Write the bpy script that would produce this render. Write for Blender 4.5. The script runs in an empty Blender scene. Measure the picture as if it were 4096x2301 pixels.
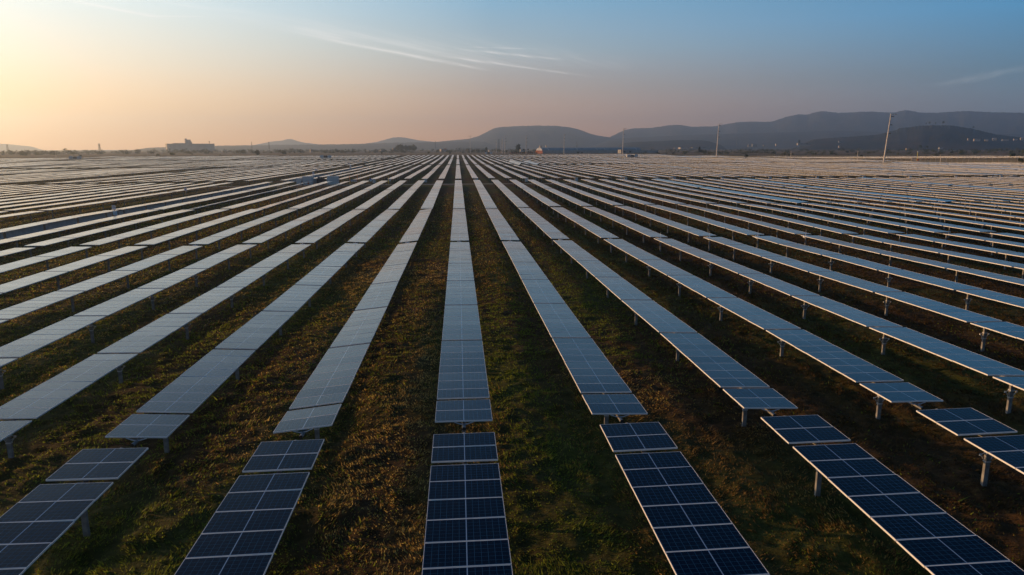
import bpy, math, random
import numpy as np
from mathutils import Vector, Matrix
from math import sin, cos, radians, degrees, atan2, pi, sqrt, exp

S = bpy.context.scene
COL = S.collection

# ------------------------------------------------------------------ camera
CAMZ = 11.2
PHI, PSI, RHO = radians(11.3556), radians(4.3521), radians(-0.18335)
FPX, CXP, CYP = 2778.6, 2048.0, 1150.5          # focal length / centre in photo pixels (4096 wide)
fwd = Vector((sin(PSI)*cos(PHI), cos(PSI)*cos(PHI), -sin(PHI)))
rgt0 = Vector((cos(PSI), -sin(PSI), 0)); up0 = rgt0.cross(fwd)
rgt = rgt0*cos(RHO) + up0*sin(RHO); upv = up0*cos(RHO) - rgt0*sin(RHO)
cd = bpy.data.cameras.new('camera'); cam = bpy.data.objects.new('camera', cd); COL.objects.link(cam)
cam.matrix_world = Matrix(((rgt.x, upv.x, -fwd.x, 0), (rgt.y, upv.y, -fwd.y, 0), (rgt.z, upv.z, -fwd.z, CAMZ), (0, 0, 0, 1)))
cd.sensor_width = 36.0; cd.lens = 36.0*FPX/4096.0
cd.clip_start = 0.3; cd.clip_end = 60000
S.camera = cam

# ------------------------------------------------------------------ sun and sky
SUN_AZ, SUN_EL = -66.0, 6.5                     # degrees from the row direction (+Y), negative = left
w = bpy.data.worlds.new('World'); S.world = w; w.use_nodes = True
nt = w.node_tree; N = nt.nodes; L = nt.links
bg = N['Background']; bg.inputs['Strength'].default_value = 0.15
sky = N.new('ShaderNodeTexSky'); sky.sky_type = 'NISHITA'; sky.sun_disc = False
sky.sun_elevation = radians(SUN_EL); sky.sun_rotation = radians(SUN_AZ)
sky.altitude = 200; sky.air_density = 1.0; sky.dust_density = 1.2; sky.ozone_density = 3.0
def WM(op, a, b=None, c=None):
    n = N.new('ShaderNodeMath'); n.operation = op
    for i, x in enumerate((a, b, c)):
        if x is None: continue
        if isinstance(x, (int, float)): n.inputs[i].default_value = x
        else: L.new(x, n.inputs[i])
    return n.outputs[0]
def WR(f, stops):                                # colour over elevation, stops in degrees
    r = N.new('ShaderNodeValToRGB'); e = r.color_ramp.elements
    for k, (p, c) in enumerate(stops):
        q = e[k] if k < 2 else e.new(p/50.0)
        q.position = p/50.0; q.color = (*c, 1)
    L.new(f, r.inputs[0]); return r.outputs[0]
def WMIX(f, a, b, mode='MIX'):
    x = N.new('ShaderNodeMix'); x.data_type = 'RGBA'; x.blend_type = mode
    if isinstance(f, (int, float)): x.inputs[0].default_value = f
    else: L.new(f, x.inputs[0])
    for i, v in ((6, a), (7, b)):
        if isinstance(v, tuple): x.inputs[i].default_value = (*v, 1)
        else: L.new(v, x.inputs[i])
    return x.outputs[2]
tc = N.new('ShaderNodeTexCoord'); sp = N.new('ShaderNodeSeparateXYZ'); L.new(tc.outputs['Generated'], sp.inputs[0])
dx, dy, dzz = sp.outputs
elev = WM('MULTIPLY', WM('ARCSINE', WM('MAXIMUM', dzz, 0.0)), 180/pi/50.0)
hl = WM('MAXIMUM', WM('SQRT', WM('ADD', WM('MULTIPLY', dx, dx), WM('MULTIPLY', dy, dy))), 1e-4)
ca = WM('DIVIDE', WM('ADD', WM('MULTIPLY', dx, sin(radians(SUN_AZ))), WM('MULTIPLY', dy, cos(radians(SUN_AZ)))), hl)
SKY_L = WR(elev, [(0, (1.45,.64,.18)), (3, (1.08,.63,.27)), (6, (.84,.70,.50)), (10, (.65,.73,.70)), (20, (.24,.38,.50)), (45, (.07,.15,.28))])
SKY_C = WR(elev, [(0, (.82,.31,.10)), (2, (.62,.265,.125)), (4.5, (.40,.27,.21)), (7.5, (.28,.335,.36)), (11, (.16,.32,.45)), (20, (.035,.12,.24)), (45, (.015,.035,.08))])
SKY_R = WR(elev, [(0, (.155,.15,.18)), (2.5, (.12,.15,.21)), (5, (.065,.14,.22)), (9, (.035,.195,.38)), (20, (.004,.08,.19)), (45, (.012,.04,.10))])
t1 = N.new('ShaderNodeMapRange'); t1.inputs[1].default_value = -.26; t1.inputs[2].default_value = .36; L.new(ca, t1.inputs[0])
t2 = N.new('ShaderNodeMapRange'); t2.inputs[1].default_value = .36; t2.inputs[2].default_value = .84; L.new(ca, t2.inputs[0])
grad = WMIX(t2.outputs[0], WMIX(t1.outputs[0], SKY_R, SKY_C), SKY_L)
# thin cirrus on a high plane: p = horizontal direction / height
zc_ = WM('MAXIMUM', dzz, .02); px_ = WM('DIVIDE', dx, zc_); py_ = WM('DIVIDE', dy, zc_)
cs = WM('ADD', WM('MULTIPLY', px_, .5), WM('MULTIPLY', py_, .866)); ct = WM('SUBTRACT', WM('MULTIPLY', px_, .866), WM('MULTIPLY', py_, .5))
cv = N.new('ShaderNodeCombineXYZ'); L.new(WM('MULTIPLY', cs, .55), cv.inputs[0]); L.new(WM('MULTIPLY', ct, 5.0), cv.inputs[1])
cn = N.new('ShaderNodeTexNoise'); cn.inputs['Scale'].default_value = 1.3; cn.inputs['Detail'].default_value = 7; cn.inputs['Roughness'].default_value = .62; cn.inputs['Distortion'].default_value = .5
L.new(cv.outputs[0], cn.inputs[0])
wisps = N.new('ShaderNodeMapRange'); wisps.inputs[1].default_value = .42; wisps.inputs[2].default_value = .78; L.new(cn.outputs[0], wisps.inputs[0])
def seg(s0, s1, ta, tb, wd, amp):
    k = WM('DIVIDE', WM('SUBTRACT', cs, s0), s1-s0)
    tl = WM('ADD', WM('MULTIPLY', k, tb-ta), ta)
    d = WM('DIVIDE', WM('SUBTRACT', ct, tl), wd); g = WM('EXPONENT', WM('MULTIPLY', WM('MULTIPLY', d, d), -1.0))
    kk = WM('MULTIPLY', WM('SUBTRACT', k, .5), 2.0); e2 = WM('EXPONENT', WM('MULTIPLY', WM('POWER', WM('ABSOLUTE', kk), 4.0), -1.2))
    return WM('MULTIPLY', WM('MULTIPLY', g, e2), amp)
cl = seg(5.1, 8.3, -4.50, -4.40, .07, 1.0)
for a_ in ((4.7, 5.5, -4.24, -4.36, .10, .45), (3.25, 4.0, -4.9, -4.9, .05, .8), (3.85, 4.1, -4.97, -4.55, .05, .5), (3.6, 4.1, -4.40, -4.18, .06, .4), (6.6, 7.8, -3.68, -3.12, .07, .65), (7.0, 9.6, -4.14, -3.52, .06, .6), (6.4, 6.9, -3.6, -3.0, .05, .4),
           (4.3, 8.4, -4.15, -3.9, .30, .30), (2.4, 4.6, -4.6, -4.3, .3, .16), (5.5, 9.0, -3.6, -2.8, .5, .14), (11.2, 14, 1.9, 1.3, .2, .2)):
    cl = WM('ADD', cl, seg(*a_))
cloud = WM('MULTIPLY', cl, WM('ADD', WM('MULTIPLY', wisps.outputs[0], 1.5), .3))
cloud = WM('MINIMUM', WM('MULTIPLY', cloud, .75), .75)
grad = WMIX(cloud, grad, (.85,.78,.74))
tot = WMIX(.2, WMIX(1.0, grad, (1/.15, 1/.15, 1/.15), 'MULTIPLY'), sky.outputs[0])
L.new(tot, bg.inputs['Color'])
sd = bpy.data.lights.new('sun', 'SUN'); so = bpy.data.objects.new('sun', sd); COL.objects.link(so)
sd.energy = 5.0; sd.angle = radians(0.6); sd.color = (1.0, 0.56, 0.23)
sdir = Vector((sin(radians(SUN_AZ))*cos(radians(SUN_EL)), cos(radians(SUN_AZ))*cos(radians(SUN_EL)), sin(radians(SUN_EL))))
so.rotation_euler = sdir.to_track_quat('Z', 'Y').to_euler(); so.location = (-60, 30, 60)
S.view_settings.view_transform = 'Standard'; S.view_settings.look = 'None'
S.view_settings.exposure = 0.7; S.view_settings.gamma = 1.0
S.cycles.use_denoising = True
try: S.cycles.denoiser = 'OPENIMAGEDENOISE'
except Exception: pass
S.cycles.max_bounces = 6; S.cycles.volume_bounces = 0; S.cycles.transparent_max_bounces = 8

# ------------------------------------------------------------------ helpers
rnd = random.Random(7)
def ray(u, v): return fwd + rgt*((u-CXP)/FPX) - upv*((v-CYP)/FPX)
def at_h(u, v, z):                               # the point of the plane z that is seen at photo pixel (u, v)
    d = ray(u, v); t = (z-CAMZ)/d.z; return Vector((d.x*t, d.y*t, z))
def at_r(u, r):                                  # ground position at bearing of pixel column u and range r
    d = ray(u, 592.0); a = atan2(d.x, d.y); return r*sin(a), r*cos(a)
def tag(o, label=None, cat=None, group=None, kind=None):
    if label: o['label'] = label
    if cat: o['category'] = cat
    if group: o['group'] = group
    if kind: o['kind'] = kind
    return o
def empty(name, loc, rz=0):
    o = bpy.data.objects.new(name, None); COL.objects.link(o); o.location = loc; o.rotation_euler = (0, 0, rz)
    o.empty_display_size = 0.1; return o
class MB:
    def __init__(s): s.v = []; s.f = []; s.m = []; s.uv = []
    def face(s, pts, m=0, uv=None):
        n = len(s.v); s.v += [tuple(p) for p in pts]; s.f.append(tuple(range(n, n+len(pts)))); s.m.append(m)
        s.uv += list(uv) if uv else [(0.0, 0.0)]*len(pts)
    def box(s, x0, x1, y0, y1, z0, z1, m=0, M=None, mt=None):
        P = [(x0,y0,z0),(x1,y0,z0),(x1,y1,z0),(x0,y1,z0),(x0,y0,z1),(x1,y0,z1),(x1,y1,z1),(x0,y1,z1)]
        if M is not None: P = [tuple(M @ Vector(p)) for p in P]
        for i, q in enumerate(((3,2,1,0),(4,5,6,7),(0,1,5,4),(1,2,6,5),(2,3,7,6),(3,0,4,7))):
            s.face([P[k] for k in q], mt if (mt is not None and i == 1) else m,
                   [(P[k][0], P[k][1]) for k in q] if M is None else None)
    def tube(s, a, b, ra, rb=None, n=8, m=0, cap=True, capm=None):
        a = Vector(a); b = Vector(b); rb = ra if rb is None else rb
        d = (b-a).normalized(); e = d.orthogonal().normalized(); g = d.cross(e)
        A = [a+(e*cos(2*pi*i/n)+g*sin(2*pi*i/n))*ra for i in range(n)]
        B = [b+(e*cos(2*pi*i/n)+g*sin(2*pi*i/n))*rb for i in range(n)]
        for i in range(n): s.face([A[i], A[(i+1) % n], B[(i+1) % n], B[i]], m)
        if cap: s.face(A[::-1], m if capm is None else capm); s.face(B, m if capm is None else capm)
    def mesh(s, name, mats):
        me = bpy.data.meshes.new(name); me.from_pydata(s.v, [], s.f)
        for mm in mats: me.materials.append(mm)
        if len(mats) > 1: me.polygons.foreach_set('material_index', s.m)
        ul = me.uv_layers.new(name='UVMap'); ul.data.foreach_set('uv', np.array(s.uv, dtype=np.float32).ravel())
        me.update(); return me
    def build(s, name, mats, parent=None, loc=(0,0,0), rot=(0,0,0)):
        if not isinstance(mats, (list, tuple)): mats = [mats]
        return link(name, s.mesh(name, mats), parent, loc, rot)
def link(name, me, parent=None, loc=(0,0,0), rot=(0,0,0)):
    o = bpy.data.objects.new(name, me); COL.objects.link(o); o.parent = parent; o.location = loc; o.rotation_euler = rot
    return o
def grid_mesh(name, P, mat, smooth=True):         # P: (rows, cols, 3)
    R, Cc, _ = P.shape; me = bpy.data.meshes.new(name)
    me.vertices.add(R*Cc); me.vertices.foreach_set('co', P.astype(np.float32).ravel())
    i = np.arange((R-1)*(Cc-1)); r = i//(Cc-1); c = i % (Cc-1); a = r*Cc+c
    q = np.stack([a, a+1, a+Cc+1, a+Cc], 1).astype(np.int32)
    me.loops.add(q.size); me.loops.foreach_set('vertex_index', q.ravel())
    me.polygons.add(len(q)); me.polygons.foreach_set('loop_start', np.arange(0, q.size, 4, dtype=np.int32))
    try: me.polygons.foreach_set('loop_total', np.full(len(q), 4, dtype=np.int32))
    except Exception: pass
    me.update(calc_edges=True); me.polygons.foreach_set('use_smooth', [smooth]*len(q)); me.materials.append(mat); me.update()
    return me
def tri_mesh(name, V, mat, shade=None):           # V: (n, 3, 3) loose triangles
    n = len(V); me = bpy.data.meshes.new(name)
    me.vertices.add(n*3); me.vertices.foreach_set('co', V.astype(np.float32).ravel())
    me.loops.add(n*3); me.loops.foreach_set('vertex_index', np.arange(n*3, dtype=np.int32))
    me.polygons.add(n); me.polygons.foreach_set('loop_start', np.arange(0, n*3, 3, dtype=np.int32))
    try: me.polygons.foreach_set('loop_total', np.full(n, 3, dtype=np.int32))
    except Exception: pass
    me.update(calc_edges=True)
    if shade is not None:
        at = me.attributes.new('tone', 'FLOAT', 'FACE'); at.data.foreach_set('value', shade.astype(np.float32))
    me.materials.append(mat); me.update(); return me
def vnoise(x, y, seed=0):
    x = np.asarray(x, float); y = np.asarray(y, float)
    xi = np.floor(x).astype(np.int64); yi = np.floor(y).astype(np.int64); fx = x-xi; fy = y-yi
    def h(a, b):
        n = (a*374761393 + b*668265263 + seed*982451653) & 0x7fffffff
        n = ((n ^ (n >> 13))*1274126177) & 0x7fffffff
        return ((n ^ (n >> 16)) & 0xffff)/65535.0
    fx = fx*fx*(3-2*fx); fy = fy*fy*(3-2*fy)
    return (h(xi, yi)*(1-fx)+h(xi+1, yi)*fx)*(1-fy)+(h(xi, yi+1)*(1-fx)+h(xi+1, yi+1)*fx)*fy
def fbm(x, y, oct=4, seed=0):
    s = 0; a = 1; t = 0
    for k in range(oct): s = s+a*vnoise(x*2**k, y*2**k, seed+k); t += a; a *= 0.5
    return s/t-0.5

# ------------------------------------------------------------------ materials
def mat(name, col=(.5,.5,.5), rough=.6, metal=0.0, spec=0.5):
    m = bpy.data.materials.new(name); m.use_nodes = True; b = m.node_tree.nodes['Principled BSDF']
    b.inputs['Base Color'].default_value = (*col, 1); b.inputs['Roughness'].default_value = rough
    b.inputs['Metallic'].default_value = metal; b.inputs['Specular IOR Level'].default_value = spec
    return m
def nodes(m): return m.node_tree.nodes, m.node_tree.links, m.node_tree.nodes['Principled BSDF']
def noisy(name, c1, c2, scale=3.0, rough=.8, metal=0.0, spec=.3, detail=4, bump=0.0, coord='Object', stretch=(1,1,1)):
    m = mat(name, c1, rough, metal, spec); N, L, b = nodes(m)
    tc = N.new('ShaderNodeTexCoord'); mp = N.new('ShaderNodeMapping'); mp.inputs['Scale'].default_value = stretch
    no = N.new('ShaderNodeTexNoise'); no.inputs['Scale'].default_value = scale; no.inputs['Detail'].default_value = detail
    cr = N.new('ShaderNodeValToRGB'); cr.color_ramp.elements[0].color = (*c1, 1); cr.color_ramp.elements[1].color = (*c2, 1)
    cr.color_ramp.elements[0].position = .35; cr.color_ramp.elements[1].position = .65
    L.new(tc.outputs[coord], mp.inputs[0]); L.new(mp.outputs[0], no.inputs[0]); L.new(no.outputs[0], cr.inputs[0]); L.new(cr.outputs[0], b.inputs['Base Color'])
    if bump:
        bp = N.new('ShaderNodeBump'); bp.inputs['Strength'].default_value = bump; L.new(no.outputs[0], bp.inputs['Height']); L.new(bp.outputs[0], b.inputs['Normal'])
    return m
MPITCH = 1.03
def panel_mat(name, frame_lines, power=5.0, f0=.02, top=.95):
    m = mat(name, (.006,.012,.03), .1, 0, .5); N, L, b = nodes(m)
    uv = N.new('ShaderNodeUVMap'); uv.uv_map = 'UVMap'
    sep = N.new('ShaderNodeSeparateXYZ'); L.new(uv.outputs[0], sep.inputs[0])
    def M(op, a, bb=None):
        n = N.new('ShaderNodeMath'); n.operation = op
        for i, x in enumerate((a, bb)):
            if x is None: continue
            if isinstance(x, (int, float)): n.inputs[i].default_value = x
            else: L.new(x, n.inputs[i])
        return n.outputs[0]
    x = sep.outputs[0]; y = sep.outputs[1]
    ym = M('MODULO', y, MPITCH)
    ax = M('ABSOLUTE', x)
    def line(t, period, wd, off=0.0):            # 1 on thin lines of a period
        f = M('MODULO', M('ADD', t, off), period); return M('LESS_THAN', f, wd)
    cx = line(M('SUBTRACT', ax, .012), .0798*2, .007)
    cy = line(M('SUBTRACT', ym, .035), .1583, .006)
    cells = M('MAXIMUM', cx, cy)
    mid = M('LESS_THAN', ax, .0065)
    mx = N.new('ShaderNodeMix'); mx.data_type = 'RGBA'; mx.inputs[6].default_value = (.001,.006,.019,1); mx.inputs[7].default_value = (.02,.075,.15,1)
    L.new(cells, mx.inputs[0])
    mx2 = N.new('ShaderNodeMix'); mx2.data_type = 'RGBA'; L.new(mx.outputs[2], mx2.inputs[6]); mx2.inputs[7].default_value = (.30,.38,.50,1); L.new(mid, mx2.inputs[0])
    out = mx2.outputs[2]
    # per-module shade differences
    fl = M('FLOOR', M('DIVIDE', y, MPITCH)); wn = N.new('ShaderNodeTexWhiteNoise'); wn.noise_dimensions = '2D'
    oi = N.new('ShaderNodeObjectInfo'); cb = N.new('ShaderNodeCombineXYZ'); L.new(fl, cb.inputs[0]); L.new(oi.outputs['Random'], cb.inputs[1]); L.new(cb.outputs[0], wn.inputs[0])
    rr = M('ADD', M('MULTIPLY', wn.outputs[0], .05), .12); L.new(rr, b.inputs['Roughness'])
    if frame_lines:
        e1 = M('LESS_THAN', ym, .011); e2 = M('GREATER_THAN', ym, MPITCH-.041); e3 = M('GREATER_THAN', ax, .988)
        fr = M('MAXIMUM', M('MAXIMUM', e1, e2), e3)
        mx3 = N.new('ShaderNodeMix'); mx3.data_type = 'RGBA'; L.new(out, mx3.inputs[6]); mx3.inputs[7].default_value = (.22,.24,.28,1); L.new(fr, mx3.inputs[0]); out = mx3.outputs[2]
    L.new(out, b.inputs['Base Color']); b.inputs['Specular IOR Level'].default_value = 0.0
    # angle-dependent reflection of textured solar glass (Schlick form, exponent chosen per glass material)
    gl = N.new('ShaderNodeBsdfGlossy'); L.new(rr, gl.inputs['Roughness']); gl.inputs['Color'].default_value = (1, 1, 1, 1)
    ge = N.new('ShaderNodeNewGeometry'); dt = N.new('ShaderNodeVectorMath'); dt.operation = 'DOT_PRODUCT'
    L.new(ge.outputs['Normal'], dt.inputs[0]); L.new(ge.outputs['Incoming'], dt.inputs[1])
    fz = M('POWER', M('SUBTRACT', 1.0, M('MINIMUM', M('ABSOLUTE', dt.outputs['Value']), 1.0)), power)
    fz = M('MULTIPLY', M('ADD', M('MULTIPLY', fz, top-f0), f0), M('ADD', M('MULTIPLY', wn.outputs[0], .16), .88))
    ms = N.new('ShaderNodeMixShader'); L.new(fz, ms.inputs[0]); L.new(b.outputs[0], ms.inputs[1]); L.new(gl.outputs[0], ms.inputs[2])
    L.new(ms.outputs[0], N['Material Output'].inputs['Surface'])
    return m
M_PANEL = panel_mat('panel_glass', False, 5.9, .004)
M_PANELD = panel_mat('panel_glass_reflective', False, 4.6, .008)  # lower exponent and higher base reflectance than the nearest tables' glass
M_SECT = panel_mat('panel_glass_framed', True, 4.6, .008)
M_FRAME = mat('anodised_frame', (.60,.59,.58), .5, 0)
M_BACK = mat('backsheet', (.5,.5,.52), .7)
M_STEEL = noisy('galvanised_steel', (.13,.13,.135), (.22,.22,.22), 6, .6, .1)
M_DARK = mat('dark_cap', (.01,.01,.012), .6)
M_BRACK = noisy('bracket_steel', (.42,.44,.47), (.6,.6,.62), 9, .4, .5)
M_WHITE = noisy('painted_white', (.55,.57,.6), (.68,.69,.7), 3, .5)
M_BOX = noisy('cabinet_grey', (.44,.43,.42), (.5,.49,.48), 1.5, .5)
M_BOXD = mat('cabinet_dark', (.03,.03,.035), .5)
M_RED = mat('red_paint', (.45,.04,.02), .5)
M_YEL = mat('yellow_paint', (.55,.45,.05), .5)
M_BLUE = mat('blue_paint', (.02,.04,.25), .5)
M_ORANGE = mat('orange_paint', (.7,.16,.05), .5)

# ------------------------------------------------------------------ terrain height
PY = [-60,   0, 15, 21.5, 24, 50,  75, 118, 168, 214, 230, 325, 421, 532, 628, 739, 835, 1000, 1400]
PZ = [ .1,  .15, .22, .28, .30, .02, -.2, -.45, -.12, .1, -.05, -.15, -.1, .2, .40, 1.05, 1.75, 1.9, 1.5]
def dz(x, y):
    x = np.asarray(x, float); y = np.asarray(y, float)
    z = np.interp(y, PY, PZ)
    k = np.interp(y, [0, 24, 70, 160], [.015, .015, .003, 0.0])
    z = z + k*np.clip(x, -40, 40)
    z = z + .42*np.clip((np.abs(x)-4)/36, 0, 1)*np.exp(-((y-112)/34.0)**2)
    far = np.clip((y-150)/90, 0, 1)*np.clip((700-y)/250, 0, 1)
    z = z - .0062*np.clip(-x-18, 0, 190)*far
    z = z + fbm(x/55.0, y/90.0, 3, 61)*1.5*np.clip((y-260)/200, 0, 1)*np.clip((np.abs(x)-25)/60, .12, 1)
    return z
def rough_ground(x, y):
    r = np.hypot(x, y)
    a = np.clip((150-r)/110, 0, 1)
    g = fbm(x*.55, y*.55, 3, 11)*.26 + fbm(x*2.3, y*2.3, 3, 5)*.22 + fbm(x*.12, y*.12, 2, 3)*.25
    t = (np.asarray(x)/5.522+.5) % 1.0              # lower wheel tracks between the rows
    g = g - .05*np.exp(-((t-.36-.0)/.05)**2)-.05*np.exp(-((t-.64)/.05)**2)
    return g*a
def ground_z(x, y):
    r = np.hypot(x, y)
    z = dz(x, y)
    z = z + np.clip((r-1100)/3000, 0, 1)*(fbm(np.asarray(x)/400, np.asarray(y)/400, 3, 21)*6)
    return z

# ------------------------------------------------------------------ ground
def ground_material():
    m = mat('ground', (.05,.04,.02), .95, 0, .1); N, L, b = nodes(m)
    tc = N.new('ShaderNodeTexCoord')
    def noise(sc, det=4, st=(1,1,1), rough=.5):
        mp = N.new('ShaderNodeMapping'); mp.inputs['Scale'].default_value = st; L.new(tc.outputs['Object'], mp.inputs[0])
        n = N.new('ShaderNodeTexNoise'); n.inputs['Scale'].default_value = sc; n.inputs['Detail'].default_value = det; n.inputs['Roughness'].default_value = rough
        L.new(mp.outputs[0], n.inputs[0]); return n.outputs[0]
    def ramp(f, stops):
        r = N.new('ShaderNodeValToRGB'); e = r.color_ramp.elements
        e[0].position, e[0].color = stops[0][0], (*stops[0][1], 1); e[1].position, e[1].color = stops[1][0], (*stops[1][1], 1)
        for p, c in stops[2:]: q = e.new(p); q.color = (*c, 1)
        L.new(f, r.inputs[0]); return r.outputs[0]
    def mix(f, a, c):
        x = N.new('ShaderNodeMix'); x.data_type = 'RGBA'; L.new(f, x.inputs[0]); L.new(a, x.inputs[6]); L.new(c, x.inputs[7]); return x.outputs[2]
    fine = ramp(noise(2.2, 6, (1,1,1), .7), [(.3, (.022,.014,.007)), (.55, (.058,.033,.014)), (.72, (.13,.08,.03))])
    green = ramp(noise(2.6, 6, (1,1,1), .7), [(.3, (.02,.024,.006)), (.55, (.055,.058,.012)), (.72, (.13,.115,.03))])
    patch = ramp(noise(.10, 4, (1,.45,1)), [(.44, (0,0,0)), (.58, (1,1,1))])
    near = mix(patch, fine, green)
    # far farmland: long bands of stubble, soil and pasture
    bands = ramp(noise(.006, 5, (.16, 1.5, 1), .65), [(.36, (.05,.035,.025)), (.46, (.13,.085,.05)), (.52, (.22,.145,.075)), (.6, (.07,.06,.03)), (.7, (.2,.12,.08))])
    geo = N.new('ShaderNodeNewGeometry'); ln = N.new('ShaderNodeVectorMath'); ln.operation = 'LENGTH'; L.new(geo.outputs['Position'], ln.inputs[0])
    mr = N.new('ShaderNodeMapRange'); mr.inputs[1].default_value = 830; mr.inputs[2].default_value = 900; L.new(ln.outputs['Value'], mr.inputs[0])
    # far right ground tinted warm straw, standing in for sunlit golden panel edges
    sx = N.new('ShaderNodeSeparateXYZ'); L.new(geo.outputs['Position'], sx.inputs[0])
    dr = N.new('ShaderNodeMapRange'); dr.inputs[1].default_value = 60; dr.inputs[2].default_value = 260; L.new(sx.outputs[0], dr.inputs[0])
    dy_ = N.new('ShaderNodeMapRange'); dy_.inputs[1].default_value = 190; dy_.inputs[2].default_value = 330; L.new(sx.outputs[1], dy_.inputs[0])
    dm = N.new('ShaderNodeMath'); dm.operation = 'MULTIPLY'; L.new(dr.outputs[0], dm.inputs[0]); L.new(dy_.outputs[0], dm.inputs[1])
    dry_gold = ramp(noise(.3, 5), [(.3, (.26,.155,.06)), (.7, (.42,.28,.12))])
    near = mix(dm.outputs[0], near, dry_gold)
    L.new(mix(mr.outputs[0], near, bands), b.inputs['Base Color'])
    bp = N.new('ShaderNodeBump'); bp.inputs['Strength'].default_value = .9; bp.inputs['Distance'].default_value = .12
    L.new(noise(4.0, 6, (1,1,1), .75), bp.inputs['Height']); L.new(bp.outputs[0], b.inputs['Normal'])
    return m
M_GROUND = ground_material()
def build_ground():
    th = np.concatenate([np.linspace(-180, -50, 40, endpoint=False), np.linspace(-50, 55, 330, endpoint=False), np.linspace(55, 180, 40)])
    rr = [1.0]
    while rr[-1] < 11500:
        r = rr[-1]; rr.append(r+max(.16, .0045*r if r < 110 else min(r*.018, r*.0045+(r-110)*.012)))
    rr = np.array(rr); T, R = np.meshgrid(np.radians(th), rr)
    X = R*np.sin(T); Y = R*np.cos(T)
    Z = ground_z(X, Y)+rough_ground(X, Y)
    P = np.stack([X, Y, Z], 2)[:, ::-1]
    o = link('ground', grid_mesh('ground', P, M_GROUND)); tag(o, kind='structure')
build_ground()

def strip(name, pts, wid, m, off=.03, n=40, lab=None):
    (x0, y0), (x1, y1) = pts; t = np.linspace(0, 1, n*6); d = np.array([x1-x0, y1-y0]); d = d/np.hypot(*d); nrm = np.array([-d[1], d[0]])
    rows = []
    for s in np.linspace(-.5, .5, 6):
        wob = 0.35*(fbm(t*40, t*0+s*3, 2, 31)) if abs(s) > .4 else 0
        xs = x0+(x1-x0)*t+nrm[0]*(s*wid+wob); ys = y0+(y1-y0)*t+nrm[1]*(s*wid+wob)
        rows.append(np.stack([xs, ys, ground_z(xs, ys)+off+.02], 1))
    o = link(name, grid_mesh(name, np.array(rows), m)); tag(o, kind='structure'); return o
M_ROAD = noisy('gravel_road', (.17,.14,.12), (.30,.26,.22), 1.2, .9, 0, .1, 6)
strip('service_road', ((-420, 222.3), (330, 222.3)), 4.2, M_ROAD, .03, 60)
strip('service_road', ((-460, 429.3), (330, 429.3)), 4.2, M_ROAD, .05, 60)
strip('service_road', ((-460, 636.3), (300, 636.3)), 4.2, M_ROAD, .05, 60)

# ------------------------------------------------------------------ solar tables
ROWP = 5.522; X0 = .043; PANEL_H = CAMZ-9.684
SECN = [2,8,8,8,8,8,6,0,6,8,8,8,8,2]; SGAP = .25; MGAP = 1.5
def layout():
    y = 0.0; out = []; posts = []
    for i, n in enumerate(SECN):
        if n == 0: continue
        out.append((y, n)); y += n*MPITCH
        if i < len(SECN)-1:
            if SECN[i+1] == 0: posts.append(y+MGAP/2); y += MGAP
            else: posts.append(y+SGAP/2); y += SGAP
    return out, posts, y
SECS, POSTS, TLEN = layout()
def row_x(i):
    if i >= -9: return X0+ROWP*i
    if i == -10: return X0-ROWP*10.17
    return X0-ROWP*(12.25+(-11-i)*1.0+(1.2 if i < -34 else 0)+(1.2 if i < -60 else 0))
BLOCKS = [21.55-TLEN, 22.9, 119.4, 230.5, 326.5, 437.5, 533.5, 644.5, 740.5]
def ylimit(x):
    if x > 345: return 330
    if x > 306: return 425
    if x > 272: return 535
    if x > 238: return 740
    if x > -395: return 840
    return 745
TILT = {(-1,1): 6.0, (-2,1): -2.9, (1,1): -1.6, (2,1): -1.6, (3,1): -.5, (4,1): -1.8, (-3,1): -.7, (0,1): -.3, (-4,1): -.8, (-5,1): -1.1,
        (0,0): .1, (1,0): .7, (-1,0): .6, (-2,0): -.5, (2,0): .7, (3,0): .7, (0,2): -.4, (1,2): -.3, (-1,2): -1.2, (-8,2): 8.5,
        (7,5): 44.0, (9,5): 22.0}
tr = random.Random(3)
def table_tilt(i, b):
    t = tr.gauss(-.3, .7 if b < 3 else 1.3)
    if tr.random() < .05 and b >= 2: t = tr.choice((4.5, 5.5, 6.5))
    return TILT.get((i, b), t)
def proj_px(p):
    v = Vector(p)-Vector((0, 0, CAMZ)); z = v.dot(fwd)
    if z < 1: return None
    return CXP+FPX*v.dot(rgt)/z, CYP-FPX*v.dot(upv)/z, z
tables = []
for b, y0 in enumerate(BLOCKS):
    for i in range(-92, 62):
        x = row_x(i)
        if y0+TLEN > ylimit(x)+3 or (i in (-23, -24) and b in (3, 4)) or (i == -41 and b in (5, 6)): continue
        tilt = table_tilt(i, b)
        # how much of it the photo shows
        area = 0.0; vis = False
        for k in range(24):
            ya = y0+TLEN*k/24; yb = y0+TLEN*(k+1)/24
            q = [proj_px((x-1, ya, PANEL_H)), proj_px((x+1, ya, PANEL_H)), proj_px((x+1, yb, PANEL_H)), proj_px((x-1, yb, PANEL_H))]
            if any(c is None for c in q): continue
            cu = sum(c[0] for c in q)/4; cv = sum(c[1] for c in q)/4
            if -20 < cu < 4116 and cv < 2330:
                vis = True; area += abs(sum(q[j][0]*q[(j+1) % 4][1]-q[(j+1) % 4][0]*q[j][1] for j in range(4)))/2
        if not vis:
            cu = proj_px((x, min(y0+TLEN*.8, y0+TLEN), PANEL_H))
            if cu is None or not (-700 < cu[0] < 4800): continue
            area = -1
        tables.append([area, i, b, x, y0, tilt])
tables.sort(key=lambda t: -t[0])

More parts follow.
